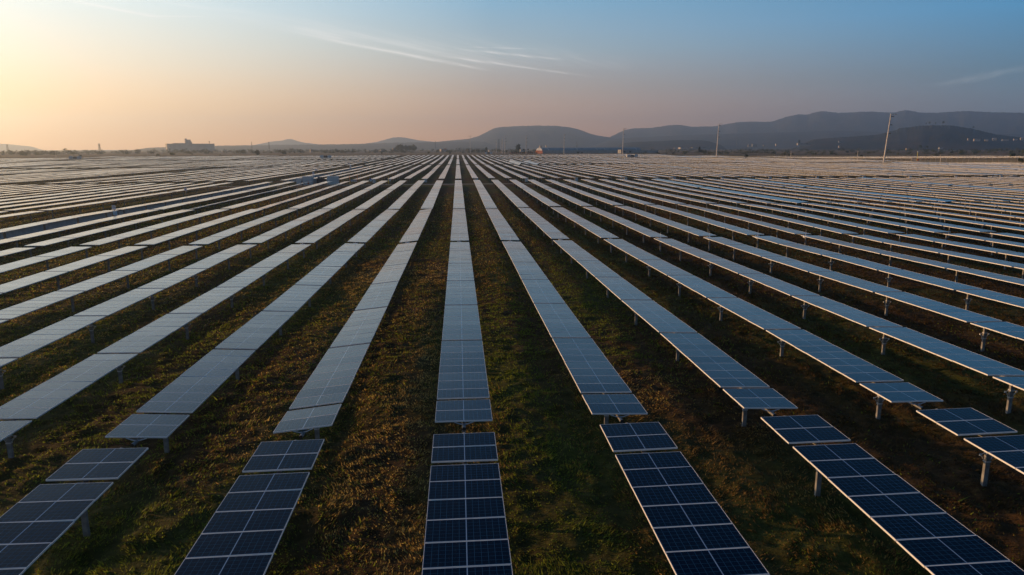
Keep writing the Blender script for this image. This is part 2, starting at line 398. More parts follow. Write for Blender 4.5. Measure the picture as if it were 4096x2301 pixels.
# module mesh: 2.0 m across, 1.0 m along; frame with a raised lip
def module_mesh(mp):
    m = MB(); W, Lm, T = 1.0, 1.008, .05
    m.face([(-W+.011, .011, T-.003), (W-.011, .011, T-.003), (W-.011, Lm-.011, T-.003), (-W+.011, Lm-.011, T-.003)], 0,
           [(-W+.011, .011), (W-.011, .011), (W-.011, Lm-.011), (-W+.011, Lm-.011)])
    m.face([(-W+.011, Lm-.011, .006), (W-.011, Lm-.011, .006), (W-.011, .011, .006), (-W+.011, .011, .006)], 2)
    for a, b2, c, d in ((-W, W, 0, .011), (-W, W, Lm-.011, Lm), (-W, -W+.011, .011, Lm-.011), (W-.011, W, .011, Lm-.011)):
        m.box(a, b2, c, d, 0, T, 1)
    return m.mesh('solar_module', [mp, M_FRAME, M_BACK])
ME_MOD = module_mesh(M_PANEL); ME_MODD = module_mesh(M_PANELD)
def sect_geo(m, n, M=None, T=.058):
    Lm = n*MPITCH-.03
    P = [(-1, 0, T), (1, 0, T), (1, Lm, T), (-1, Lm, T), (-1, 0, 0), (1, 0, 0), (1, Lm, 0), (-1, Lm, 0)]
    if M is not None: P = [M @ Vector(p) for p in P]
    m.face([P[0], P[1], P[2], P[3]], 0, [(-1, 0), (1, 0), (1, Lm), (-1, Lm)])
    m.face([P[7], P[6], P[5], P[4]], 2)
    for q in ((4,5,1,0), (5,6,2,1), (6,7,3,2), (7,4,0,3)): m.face([P[k] for k in q], 1)
ME_SECT = {}
for n in (2, 6, 8):
    m = MB(); sect_geo(m, n); ME_SECT[n] = m.mesh('module_section', [M_SECT, M_FRAME, M_BACK])
def post_geo(m, x=0, y=0, z0=-1.75, z1=-.12, full=True, mi=0):
    if full:
        m.box(x-.075, x+.075, y-.05, y-.042, z0, z1, mi); m.box(x-.075, x+.075, y+.042, y+.05, z0, z1, mi); m.box(x-.006, x+.006, y-.042, y+.042, z0, z1, mi)
        m.box(x-.075, x-.069, y-.042, y+.042, z0, z1, mi); m.box(x+.069, x+.075, y-.042, y+.042, z0, z1, mi)
    else: m.box(x-.075, x+.075, y-.05, y+.05, z0, z1, mi)
m = MB(); post_geo(m)
m.box(-.1, .1, -.06, .06, -.2, -.03, 0)
ME_POST = m.mesh('post', [M_STEEL])
m = MB()                                           # small triangular strut clamped round a post
for s in (-1, 1):
    m.tube((s*.07, 0, -.55), (s*.24, 0, -.62), .014, n=5); m.tube((s*.24, 0, -.62), (s*.07, 0, -.86), .014, n=5); m.tube((s*.07, 0, -.74), (s*.17, 0, -.7), .01, n=5)
    m.box(s*.24-.03, s*.24+.03, -.03, .03, -.66, -.6)
m.box(-.09, .09, -.066, .066, -.6, -.53); m.box(-.09, .09, -.066, .066, -.88, -.83)
ME_STRUT = m.mesh('strut', [M_BRACK])
m = MB()                                           # cradle carrying the module above the tube end
m.tube((-.34, 0, -.012), (-.12, 0, -.09), .02, n=6); m.tube((.34, 0, -.012), (.12, 0, -.09), .02, n=6); m.tube((-.12, 0, -.09), (.12, 0, -.09), .02, n=6)
ME_CRAD = m.mesh('cradle', [M_BRACK])
m = MB()                                           # drive: gearbox, motor, controller with whip antenna
m.box(-.16, .16, -.16, .16, -.32, -.02); m.tube((.16, 0, -.18), (.42, 0, -.18), .07, n=10); m.box(-.3, -.16, -.1, .12, -.26, .0)
m.tube((-.05, .0, -.02), (-.05, 0, .62), .012, n=5); m.box(-.08, -.02, -.03, .03, -.02, .06)
ME_DRIVE = m.mesh('drive_motor', [M_WHITE])

ORD = ['zeroth','first','second','third','fourth','fifth','sixth','seventh','eighth','ninth','tenth','eleventh','twelfth','thirteenth','fourteenth','fifteenth','sixteenth','seventeenth','eighteenth','nineteenth']
TENS = {20:'twent', 30:'thirt', 40:'fort', 50:'fift', 60:'sixt', 70:'sevent', 80:'eight', 90:'ninet'}
def ordinal(n):
    if n < 20: return ORD[n]
    t = TENS[n//10*10]; return t+'ieth' if n % 10 == 0 else t+'y-'+ORD[n % 10]
def table_label(i, b, tilt):
    adj = 'steeply tilted' if tilt > 20 else 'tilted' if tilt > 4 else 'flat'
    pos = '%s table out from the camera' % ordinal(b+1)
    if i == 0: return '%s solar table in the central row, %s' % (adj, pos)
    return '%s solar table, %s row %s of the centre, %s' % (adj, ordinal(abs(i)), 'left' if i < 0 else 'right', pos)
jit = random.Random(12)
def nodes_of(x, y0, b):
    ys = [0.0]+POSTS+[TLEN]
    off_ = jit.gauss(0, .07) if b > 2 else jit.gauss(0, .02); zs = [float(dz(x, y0+y))+off_+jit.gauss(0, .018)+(.20 if b == 0 else 0) for y in ys]
    # the cantilevered ends follow their neighbours
    zs[0] = zs[1]+(zs[1]-zs[2])/(POSTS[1]-POSTS[0])*(POSTS[0]); zs[-1] = zs[-2]+(zs[-2]-zs[-3])/(POSTS[-1]-POSTS[-2])*(TLEN-POSTS[-1])
    return ys, [z+PANEL_H for z in zs]
def sect_mats(ys, zs, tilt):
    out = []
    for k, (sy, n) in enumerate(SECS):
        ya, yb = ys[k], ys[k+1]; za, zb = zs[k], zs[k+1]; sl = (zb-za)/(yb-ya)
        z = za+(sy-ya)*sl
        out.append(Matrix.Translation((0, sy, z)) @ Matrix.Rotation(math.atan(sl), 4, 'X') @ Matrix.Rotation(-radians(tilt), 4, 'Y'))
    return out
def torque_tube_geo(m, ys, zs, n=8, mi=0, r=.065, capm=None):
    for k in range(len(ys)-1):
        a = Vector((0, ys[k]-(.32 if k == 0 else 0), zs[k]-.13)); b2 = Vector((0, ys[k+1]+(.32 if k == len(ys)-2 else 0), zs[k+1]-.13))
        m.tube(a, b2, r, n=n, m=mi, cap=(k in (0, len(ys)-2)) and n > 4, capm=capm)
GROUP = 'solar tables standing in long parallel rows'
far_mb = MB()
n_things = 0; rank = 0
for area, i, b, x, y0, tilt in tables:
    rank += 1
    thing = area > 0 and n_things < 300
    ys, zs = nodes_of(x, y0, b); mats4 = sect_mats(ys, zs, tilt)
    if not thing:
        T0 = Matrix.Translation((x, y0, 0))
        if b == 0 : continue
        for (sy, n), M4 in zip(SECS, mats4): sect_geo(far_mb, n, T0 @ M4)
        for k, py in enumerate(POSTS):
            far_mb.box(x-.04, x+.04, y0+py-.04, y0+py+.04, zs[k+1]-1.75, zs[k+1]-.05, 3)
        continue
    n_things += 1
    g0 = float(dz(x, y0))
    lod = 0 if ((b == 0 and -4 <= i <= 6) or (b == 1 and -5 <= i <= 7)) else 1 if rank <= 80 else 2
    if b == 0 and lod == 1: lod = 0
    if lod < 2:
        root = empty('solar_table', (x, y0, g0))
        tag(root, table_label(i, b, tilt), 'solar table', GROUP)
        Z = Matrix.Translation((0, 0, -g0)); first = 8 if b == 0 else 0
        for k, ((sy, n), M4) in enumerate(zip(SECS, mats4)):
            if k < first+(1 if b == 0 else 0): continue
            if lod == 0:
                for q in range(n):
                    o = link('solar_module', ME_MODD if b else ME_MOD, root); o.matrix_local = Z @ M4 @ Matrix.Translation((0, q*MPITCH, 0)) @ Matrix.Rotation(jit.gauss(0, .0035), 4, 'X') @ Matrix.Rotation(jit.gauss(0, .0035), 4, 'Y')
            else:
                o = link('module_section', ME_SECT[n], root); o.matrix_local = Z @ M4
        m = MB(); torque_tube_geo(m, ys if b else ys[9:], [z-g0 for z in (zs if b else zs[9:])], 10, 0, capm=1); m.build('torque_tube', [M_STEEL, M_DARK], root)
        for k, py in enumerate(POSTS):
            if b == 0 and k < 8: continue
            o = link('post', ME_POST, root, (0, py, zs[k+1]-g0))
            if lod == 0 and -4 <= i <= 6 and (k < 5 if b else True):
                s_ = link('strut', ME_STRUT, o)
        if lod == 0:
            if b:
                link('drive_motor', ME_DRIVE, root, (0, POSTS[6], zs[7]-g0)); link('cradle', ME_CRAD, root, (0, .02, zs[0]-g0), (0, -radians(tilt), 0))
            link('cradle', ME_CRAD, root, (0, TLEN-.05, zs[-1]-g0), (0, -radians(tilt), 0))
    else:
        m = MB(); Z = Matrix.Translation((0, 0, -g0))
        for (sy, n), M4 in zip(SECS, mats4): sect_geo(m, n, Z @ M4)
        torque_tube_geo(m, ys, [z-g0 for z in zs], 4, 3)
        for k, py in enumerate(POSTS): post_geo(m, 0, py, zs[k+1]-g0-1.75, zs[k+1]-g0-.1, False, 3)
        o = m.build('solar_table', [M_SECT, M_FRAME, M_BACK, M_STEEL], None, (x, y0, g0))
        tag(o, table_label(i, b, tilt), 'solar table', GROUP)
# a second, more distant array beyond the fence on the right
for i in range(0, 42):
    x = 292+i*ROWP; y0 = 566-(i*.9); ys, zs = nodes_of(x, y0, 5); zs = [z+.2 for z in zs]
    T0 = Matrix.Translation((x, y0, 0))
    for (sy, n), M4 in zip(SECS, sect_mats(ys, zs, -.5)): sect_geo(far_mb, n, T0 @ M4)
    for k, py in enumerate(POSTS): far_mb.box(x-.06, x+.06, y0+py-.05, y0+py+.05, zs[k+1]-1.75, zs[k+1]-.05, 3)
tag(far_mb.build('distant_solar_tables', [M_SECT, M_FRAME, M_BACK, M_STEEL]), 'countless distant solar tables merging into pale stripes towards the horizon', 'solar tables', kind='stuff')
print('tables', len(tables), 'things', n_things)
# ------------------------------------------------------------------ grass
def grass_material():
    m = mat('grass_blades', (.08,.08,.02), .7, 0, .25); N, L, b = nodes(m)
    at = N.new('ShaderNodeAttribute'); at.attribute_name = 'tone'
    r = N.new('ShaderNodeValToRGB'); e = r.color_ramp.elements; e[0].position = 0; e[0].color = (.06,.09,.012,1); e[1].position = 1; e[1].color = (.46,.36,.12,1)
    for p, c in ((.3, (.20,.25,.03)), (.5, (.045,.025,.011)), (.72, (.25,.155,.045))): q = e.new(p); q.color = (*c, 1)
    L.new(at.outputs['Fac'], r.inputs[0]); L.new(r.outputs[0], b.inputs['Base Color'])
    tl = N.new('ShaderNodeBsdfTranslucent'); L.new(r.outputs[0], tl.inputs[0]); ms = N.new('ShaderNodeMixShader'); ms.inputs[0].default_value = .55
    L.new(b.outputs[0], ms.inputs[1]); L.new(tl.outputs[0], ms.inputs[2]); L.new(ms.outputs[0], N['Material Output'].inputs['Surface'])
    return m
def build_grass():
    g = np.random.default_rng(8); n = 1500000
    r = 5+ (g.uniform(0, 1, n)**1.3)*190; a = np.radians(g.uniform(-44, 50, n)+4.4)
    x = r*np.sin(a); y = r*np.cos(a)
    clump = fbm(x*1.3, y*1.3, 4, 41)+.5; keep = g.uniform(0, 1, n) < np.clip(clump*1.9-.35, .12, 1)*np.clip((185-r)/90, 0, 1)
    tk = np.abs(np.abs((x/5.522+.5) % 1.0-.5)-.155)*5.522 < .16; keep &= ~(tk & (g.uniform(0, 1, n) < .55))
    x, y, r, clump = x[keep], y[keep], r[keep], clump[keep]; n = len(x)
    z = ground_z(x, y)+rough_ground(x, y)-.02
    h = g.uniform(.03, .09, n)*(1+1.3*np.clip(clump-.5, 0, 1))*(1+r/160); h *= np.where(g.uniform(0, 1, n) < .015, 2.2, 1)
    la = 2*pi*fbm(x*.25, y*.25, 2, 77)*3+g.normal(0, .8, n); le = h*g.uniform(.3, 1.4, n)
    wd = g.uniform(.009, .02, n)*(1+r/22); wa = g.uniform(0, 2*pi, n)
    A = np.stack([x+wd*np.cos(wa), y+wd*np.sin(wa), z], 1); B = np.stack([x-wd*np.cos(wa), y-wd*np.sin(wa), z], 1)
    T = np.stack([x+le*np.cos(la), y+le*np.sin(la), z+h], 1)
    green = np.clip((fbm(x*.10, y*.045, 4, 91)+.5-.42-.0035*np.clip(x-8, -30, 40))*6+.5, 0, 1); straw = np.clip((fbm(x*.35, y*.2, 3, 55))*3, 0, 1)
    def gb(cx, cy, sx, sy): return np.exp(-((x-cx)/sx)**2-((y-cy)/sy)**2)
    lush = np.clip(1.1*gb(2.9, 33, 1.7, 18)+1.0*gb(8.4, 52, 2.2, 14)+.9*gb(2.5, 17, 2.2, 6)+.8*gb(-9.5, 17, 3, 9)+.7*gb(-4, 14, 1.6, 6)+.5*gb(-15, 30, 4, 14), 0, 1)
    dry_gold = np.clip(1.0*gb(-1.9, 34, .7, 11)+.8*gb(-3.6, 22, 1.3, 6)+.7*gb(8.5, 29, 1.5, 3)+.6*gb(-8.4, 26, 1.6, 6), 0, 1)
    green = np.clip(green*.62*(1-dry_gold)+lush, 0, 1); straw = np.clip(straw+dry_gold*.9+.25*np.clip((2-x)/12, 0, 1), 0, 1)*np.clip(1-(x-9)/14, .25, 1)  # straw tone also raised leftward, painting in the golden backlight on the grass
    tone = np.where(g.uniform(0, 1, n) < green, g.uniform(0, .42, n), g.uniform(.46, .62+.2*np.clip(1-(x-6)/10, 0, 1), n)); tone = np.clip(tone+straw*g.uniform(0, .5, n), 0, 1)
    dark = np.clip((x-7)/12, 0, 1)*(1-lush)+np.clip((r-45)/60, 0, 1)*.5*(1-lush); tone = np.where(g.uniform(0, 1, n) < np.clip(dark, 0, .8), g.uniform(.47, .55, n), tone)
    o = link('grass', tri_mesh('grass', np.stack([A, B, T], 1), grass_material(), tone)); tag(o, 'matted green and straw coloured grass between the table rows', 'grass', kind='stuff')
build_grass()
#@@FAR
# ------------------------------------------------------------------ equipment between the rows
def gz(x, y): return float(ground_z(x, y))
def cabinet(x, y, wd, h, dep, label, doors=2, rz=0, group=None):
    r = empty('equipment_cabinet', (x, y, gz(x, y)), rz); tag(r, label, 'cabinet', group)
    m = MB(); m.box(0, wd, 0, dep, .18, h, 0); m.box(-.03, wd+.03, -.03, dep+.03, h, h+.07, 0); m.box(.05, wd-.05, .05, dep-.05, 0, .18, 1)
    m.build('cabinet_body', [M_BOX, M_BOXD], r)
    for k in range(doors):
        a = wd*k/doors+.06; b2 = wd*(k+1)/doors-.06; d = MB(); d.box(a, b2, -.035, -.002, .3, h-.35, 0)
        for q in range(5): d.box(a+.15, b2-.15, -.05, -.036, .45+q*.09, .49+q*.09, 0)
        p = d.build('door', [M_BOX], r); hm = MB(); hm.box(b2-.13, b2-.09, -.08, -.036, h*.45, h*.6, 0); hm.build('handle', [M_BOXD], p)
    return r
def transformer(x, y, label):
    r = empty('transformer', (x, y, gz(x, y))); tag(r, label, 'transformer')
    m = MB(); m.box(.9, 3.1, .3, 2.0, .2, 2.1, 0); m.box(.8, 3.2, .2, 2.1, 0, .2, 0); m.build('tank', [M_BOXD], r)
    for x0, nm in ((.1, 'radiator'), (3.15, 'radiator')):
        f = MB()
        for q in range(9): f.box(x0+q*.085, x0+q*.085+.03, .35, 1.9, .4, 1.9, 0)
        f.box(x0, x0+.72, .33, .36, .4, .5, 0); f.box(x0, x0+.72, 1.9, 1.93, 1.8, 1.9, 0)
        f.build(nm, [M_BOXD if x0 > 1 else M_BOX], r)
    for q in range(3):
        b_ = MB(); b_.tube((1.3+q*.6, 1.1, 2.1), (1.3+q*.6, 1.1, 2.55), .07, .04, n=8); b_.build('bushing', [M_ROAD], r)
    c = MB(); c.tube((1.0, 1.7, 2.35), (3.0, 1.7, 2.35), .2, n=12); c.build('conservator', [M_BOXD], r)
def slab(name, x0, x1, y0, y1, lab):
    m = MB(); z = gz((x0+x1)/2, y0); m.box(x0, x1, y0, y1, z-.3, z+.06); tag(m.build(name, [M_ROAD]), lab, 'slab')
slab('concrete_slab', -51.5, -37.2, 223.2, 228.2, 'pale concrete slab under the inverter station beside the cross road')
cabinet(-50.6, 224.6, 1.6, 2.2, 2.2, 'small grey cabinet at the left end of the inverter station', 1)
cabinet(-48.7, 224.4, 3.1, 2.75, 2.4, 'large pale grey cabinet left of the dark transformer', 2)
transformer(-45.3, 224.6, 'dark transformer with radiators standing between two pale cabinets')
cabinet(-41.1, 224.4, 3.3, 2.75, 2.4, 'large pale grey cabinet right of the dark transformer', 2)
m = MB(); z_ = gz(-46.5, 222); m.box(-46.9, -46.5, 223.3, 223.6, z_+.5, z_+1.3, 0); m.box(-46.85, -46.8, 223.4, 223.5, z_, z_+.5, 1); m.box(-46.6, -46.55, 223.4, 223.5, z_, z_+.5, 1)
tag(m.build('fire_box', [M_RED, M_STEEL]), 'small red box on legs in front of the left large cabinet', 'box')
# the far stations, too small to show more than their bodies
for (u, v, lab) in ((300, 640, 'pale inverter station with dark middle at the far left edge of the array'),
                    (1303, 635, 'pale inverter station with dark middle, far out left of the central rows'),
                    (2530, 633, 'pale inverter station with dark middle, far out right of the central rows'),
                    (1955, 620, 'faint inverter station at the far end of the array beside the central rows')):
    p = at_h(u, v, 1.2); r = empty('inverter_station', (p.x, p.y, gz(p.x, p.y)+1.0)); tag(r, lab, 'inverter station', 'distant inverter stations')
    m = MB(); m.box(-5.5, -2.2, 0, 2.4, 0, 2.7); m.build('cabinet_body', [M_BOX], r)
    m = MB(); m.box(2.0, 5.2, 0, 2.4, 0, 2.7); m.build('cabinet_body', [M_BOX], r)
    m = MB(); m.box(-1.4, 1.3, .2, 2.0, 0, 2.2); m.box(-2.0, -1.5, .4, 1.8, .3, 1.9); m.box(1.4, 1.8, .4, 1.8, .3, 1.9); m.build('transformer_tank', [M_BOXD], r)
# combiner boxes hung at the table ends beside the cross road, every third row
cb = MB(); cb.box(-.5, .5, 0, .28, -1.15, -.2, 0); cb.box(-.53, .53, -.02, .3, -.2, -.15, 0); cb.box(-.45, .45, -.015, -.002, -1.1, -.25, 0)
ME_CB = cb.mesh('combiner_box', [M_BOX]); lg = MB(); lg.box(-.4, -.34, .1, .16, -1.8, -1.15); lg.box(.34, .4, .1, .16, -1.8, -1.15); ME_CBL = lg.mesh('leg', [M_STEEL])
hn = MB(); hn.box(.3, .36, -.05, -.016, -.8, -.55); ME_CBH = hn.mesh('handle', [M_BOXD])
for i in list(range(-5, 45, 3)):
    if i in (-8,): continue
    x = row_x(i)+.35; y = BLOCKS[3]-.15; z = gz(x, y)+PANEL_H
    r = link('combiner_box', ME_CB, None, (x, y, z)); o = link('support_frame', ME_CBL, r); link('handle', ME_CBH, r)
    side = 'left' if i < 0 else 'right'
    tag(r, 'grey combiner box under a table end, %s row %s of centre, past the road' % (ordinal(abs(i)), side), 'combiner box', 'combiner boxes along the cross road')
# red, white and yellow cable marker poles beside the station
def marker(x, y, h, cols, lab):
    r = empty('marker_pole', (x, y, gz(x, y))); tag(r, lab, 'marker pole', 'marker poles by the cross road')
    for k, c in enumerate(cols):
        m = MB(); m.tube((0, 0, h*k/len(cols)), (0, 0, h*(k+1)/len(cols)), .06, n=8); m.build('pole_section', [c], r)
for (u, vt, vb, cols, lab) in ((1400, 697, 727, [M_YEL, M_ORANGE, M_ORANGE], 'orange and yellow marker pole nearest the inverter station'),
                               (1430, 697, 733, [M_ORANGE, M_ORANGE, M_ORANGE], 'all orange marker pole right of the inverter station'),
                               (1555, 700, 725, [M_YEL], 'plain yellow marker pole beyond the cross road, left of the centre')):
    x = at_h(u, 735, .1).x*(226.5/at_h(u, 735, .1).y); marker(x, 226.5, (vb-vt)/12.4+.25, cols, lab)
for k, u in enumerate((1408, 1416.5, 1424)):
    x = at_h(u, 735, .1).x*(226.8/at_h(u, 735, .1).y); z = gz(x, 226.8)
    r = empty('meter_box', (x, 226.8, z)); tag(r, ('left', 'middle', 'right')[k]+' one of three small white boxes between the marker poles', 'meter box', 'row of three small boxes')
    m = MB(); m.box(-.22, .22, 0, .2, .95, 1.45); m.build('box_body', [M_WHITE], r); m = MB(); m.box(-.03, .03, .08, .14, 0, .95); m.build('post', [M_STEEL], r)
    m = MB(); m.box(-.12, .12, -.02, -.003, 1.1, 1.3); m.build('door', [M_BOXD], r)
for (u, lab, hat) in ((1484, 'small weather box with blue top and white dome beside the cross road', True), (1560, 'white instrument box on a post beside the yellow pole', False)):
    x = at_h(u, 735, .1).x*(226.0/at_h(u, 735, .1).y); z = gz(x, 226)
    r = empty('instrument_box', (x, 226.0, z)); tag(r, lab, 'instrument box')
    m = MB(); m.box(-.22, .22, 0, .3, 1.0, 1.5); m.build('box_body', [M_WHITE], r); m = MB(); m.tube((0, .15, 0), (0, .15, 1.0), .04, n=6); m.build('post', [M_STEEL], r)
    m = MB(); m.box(-.6, .6, -.1, .5, 1.5, 1.55); m.build('shelf', [M_WHITE], r)
    if hat:
        m = MB(); m.box(-.35, .1, 0, .3, 1.55, 2.0); m.build('sensor', [M_BLUE], r)
        m = MB(); m.tube((.6, .1, 1.5), (.6, .1, 1.8), .26, .12, n=10); m.tube((.6, .1, 1.8), (.6, .1, 2.1), .03, n=5); m.build('dome', [M_WHITE], r)
# notice boards on posts in the wide lane on the left
M_NOTE = mat('notice_white', (.66,.66,.7), .5); M_NRED = mat('notice_red', (.45,.05,.06), .5); M_NBLU = mat('notice_navy', (.02,.03,.12), .5)
def ring(m, cx, cz, r0, r1, a0, a1, y, n=20, mi=0):
    for k in range(n):
        A = a0+(a1-a0)*k/n; B = a0+(a1-a0)*(k+1)/n
        m.face([(cx+r0*cos(A), y, cz+r0*sin(A)), (cx+r0*cos(B), y, cz+r0*sin(B)), (cx+r1*cos(B), y, cz+r1*sin(B)), (cx+r1*cos(A), y, cz+r1*sin(A))], mi)
def notice(u, v, s, lab, box=True):
    p = at_h(u, v, 2.25+float(dz(at_h(u, v, 2.2).x, at_h(u, v, 2.2).y))); z = gz(p.x, p.y); h = p.z-z
    r = empty('notice_board', (p.x, p.y, z), radians(-18)); tag(r, lab, 'notice board', 'notice boards on posts in the left lane')
    m = MB(); m.box(-s, s, -.03, 0, h-s, h+s); m.build('board', [M_NOTE], r)
    m = MB(); ring(m, 0, h, s*.62, s*.74, 0, 2*pi, -.036, 24); m.build('red_ring', [M_NRED], r)
    m = MB(); ring(m, .0, h, s*.28, s*.40, pi/2, pi*1.5, -.037, 12); m.box(-.0, s*.07, -.037, -.031, h-s*.4, h+s*.4); ring(m, s*.32, h, 0.001, s*.2, 0, 2*pi, -.037, 12); m.build('symbol', [M_NBLU], r)
    m = MB(); m.tube((0, .05, 0), (0, .05, h), .045, n=8); m.build('post', [M_STEEL], r)
    if box: m = MB(); m.box(-s*.9, s*.9, -.02, .3, h-s-.95, h-s-.2); m.build('cabinet', [M_WHITE], r)
notice(455, 830, .33, 'white notice with red ring on a cabinet post beside the left lane, nearest the camera')
notice(742, 757, .33, 'grey notice board on a post in the left lane, second from the camera', False)
notice(1253, 694, .42, 'white notice board rising behind the inverter station')
notice(1264, 679.5, .42, 'small notice board beyond the inverter station in front of a long pale row', False)
notice(1402, 665, .5, 'white notice board in the far part of the left lane')
notice(1395, 654.5, .45, 'small white notice at the far side of the left lane', False)
# pale sheets hung between the posts under one row
M_SHEET = noisy('pale_sheet', (.42,.40,.41), (.52,.5,.51), 2.0, .7)
for b in (1, 2, 3, 4):
    x = row_x(-10); y0 = BLOCKS[b]; r = empty('sheet_screen', (x, y0, 0))
    tag(r, 'pale sheets hung between posts under the tenth left row, %s stretch from camera' % ordinal(b), 'screen', 'sheet screens under the tenth left row')
    ys = [0]+POSTS+[TLEN]
    for k in range(len(ys)-1):
        if ys[k+1]-ys[k] < 1.5: continue
        a, b2 = ys[k]+.28, ys[k+1]-.28; za = gz(x, y0+a); zb = gz(x, y0+b2)
        m = MB(); m.face([(-.02, a, za+.25), (-.02, b2, zb+.25), (-.02, b2, zb+PANEL_H-.2), (-.02, a, za+PANEL_H-.2)]); m.face([(.02, a, za+PANEL_H-.2), (.02, b2, zb+PANEL_H-.2), (.02, b2, zb+.25), (.02, a, za+.25)])
        m.build('sheet', [M_SHEET], r)

# ------------------------------------------------------------------ steel line poles on the right
M_POLE = noisy('weathered_pole', (.40,.36,.32), (.55,.5,.45), .7, .7)
def line_pole(u, vb, vt, lab, lean=0.0, arms=((0, 1.0), (.045, .6), (.215, .5), (.385, .5))):
    p = at_h(u, vb, 1.4); zc = (p-Vector((0, 0, CAMZ))).dot(fwd); H = (vb-vt)*zc/FPX/cos(PHI)
    z0 = gz(p.x, p.y)-.3; r = empty('line_pole', (p.x, p.y, z0), 0); tag(r, lab, 'utility pole', 'steel line poles across the plain'); r.rotation_euler = (0, lean, 0)
    m = MB(); m.tube((0, 0, 0), (0, 0, H*.5), .62, .45, n=12); m.tube((0, 0, H*.5), (0, 0, H), .45, .28, n=12); m.build('pole_shaft', [M_POLE], r)
    for f, l in arms:
        a = MB(); z = H*(1-f)-.2; ln = H*.125*l; pts = [(0, 0, z-.5), (ln*.18, 0, z), (ln*.6, 0, z+.12), (ln, 0, z-.05)]
        for q in range(3): a.tube(pts[q], pts[q+1], .27, .2, n=6)
        ar = a.build('cross_arm', [M_BOXD if f else M_POLE], r)
line_pole(3535, 644, 456, 'tallest steel line pole, nearest, leaning slightly in front of the dark hill', .055)
line_pole(2866, 628, 500, 'steel line pole standing right of the low blue hill', .02)
line_pole(2491, 621, 519, 'steel line pole at the grey wall end of the long shed')
line_pole(2256, 618, 539, 'steel line pole in front of the middle of the long blue shed')
line_pole(2104.5, 616, 546, 'steel line pole before the orange brick wall', 0, ((0, 1.1), (.15, .75), (.35, .75), (.55, .6)))
line_pole(2020, 615.5, 545.5, 'greenish steel line pole left of the dark bushy tree', 0, ((0, 1.2), (.14, .8), (.32, .8), (.5, .6)))
line_pole(2005, 614, 560, 'thin line pole second left of the greenish pole', 0, ((0, .9), (.3, .6), (.5, .5)))
line_pole(2011, 614, 551, 'thin tall line pole directly left of the greenish pole', 0, ((0, -.9), (.25, -.6)))
line_pole(1985.5, 613, 564, 'thin line pole at the left end of the line pole cluster', 0, ((0, -.8), (.15, -.6)))
line_pole(1881.5, 612, 546.5, 'thin tall pole standing in the faint substation', 0, ((0, .9), (0, -.9)))
def lattice(u, vb, vt, wpx, lab, arms=3, z=3.0, rng=None):
    x, y = at_r(u, rng); zc = (Vector((x, y, 0))-Vector((0, 0, CAMZ))).dot(fwd); H = (vb-vt)*zc/FPX; W = wpx*zc/FPX/2
    zb = CAMZ + (Vector((x, y, CAMZ))-Vector((0, 0, CAMZ))).length*0 - (vb-(593+(1832-u)*.0027))*zc/FPX
    r = empty('lattice_tower', (x, y, zb), rnd.uniform(-.3, .3)); tag(r, lab, 'lattice tower', 'lattice towers on the horizon')
    m = MB(); n = 6; t = .06*W+.12
    def hw(f): return W*(1-f)*.5+W*.18
    for sx in (-1, 1):
        for sy in (-1, 1): m.tube((sx*hw(0), sy*hw(0), 0), (sx*hw(1), sy*hw(1), H), t, n=4)
    for k in range(n):
        f0, f1 = k/n, (k+1)/n
        for s in (-1, 1): m.tube((-s*hw(f0), -hw(f0), H*f0), (s*hw(f1), -hw(f1), H*f1), t*.7, n=4); m.tube((-s*hw(f0), hw(f0), H*f0), (s*hw(f1), hw(f1), H*f1), t*.7, n=4)
    m.build('lattice_mast', [M_STEEL], r)
    for k in range(arms):
        a = MB(); z = H*(.98-.16*k); a.tube((-W*1.25, 0, z), (W*1.25, 0, z), t, n=4); a.tube((-W*1.25, 0, z), (0, 0, z+H*.04), t*.6, n=4); a.tube((W*1.25, 0, z), (0, 0, z+H*.04), t*.6, n=4); a.build('cross_arm', [M_STEEL], r)
lattice(398, 600, 575, 10, 'tall lattice tower with three arms above the far left trees', 3, rng=2300)
lattice(30, 600, 577, 9, 'pale lattice tower at the far left edge on the horizon', 2, rng=3000)
lattice(1008, 594, 567, 5, 'dark slim lattice mast left of the pointed blue hill', 0, rng=2200)
lattice(1077, 595, 568, 6, 'slim lattice mast in front of the left foot of the pointed hill', 1, rng=2300)
lattice(1742, 598, 565, 5, 'dark slim lattice mast left of the faint substation', 0, rng=1900)
lattice(1609, 586, 571, 4, 'small lattice mast over the dark tree clump', 0, rng=2600)
lattice(1996, 606, 558, 7, 'lattice tower behind the line pole cluster', 3, rng=1900)
lattice(2307, 592, 566, 5, 'faint lattice mast above the long blue shed', 0, rng=2600)
lattice(2946, 590, 550, 5, 'faint lattice mast right of the low blue hill', 0, rng=2800)
for (u, vb, vt, lab) in ((225, 631, 606, 'thin wooden pole before the far left trees'), (590, 626, 593, 'thin wooden pole left of the big factory'), (3163, 628, 602, 'thin wooden pole right of the round dark tree'),
                         (3429, 637, 598, 'thin wooden pole standing behind the fence'), (3761, 645, 609, 'thin wooden pole right of the camera mast')):
    p = at_h(u, vb, 1.5); zc = (p-Vector((0, 0, CAMZ))).dot(fwd); H = (vb-vt)*zc/FPX
    r = empty('wooden_pole', (p.x, p.y, gz(p.x, p.y))); tag(r, lab, 'utility pole', 'wooden poles in the fields')
    m = MB(); m.tube((0, 0, -.3), (0, 0, H), .2, .13, n=7); m.build('pole_shaft', [M_POLE], r); m = MB(); m.box(-H*.09, H*.09, -.08, .08, H*.93, H*.95); m.build('cross_arm', [M_POLE], r)
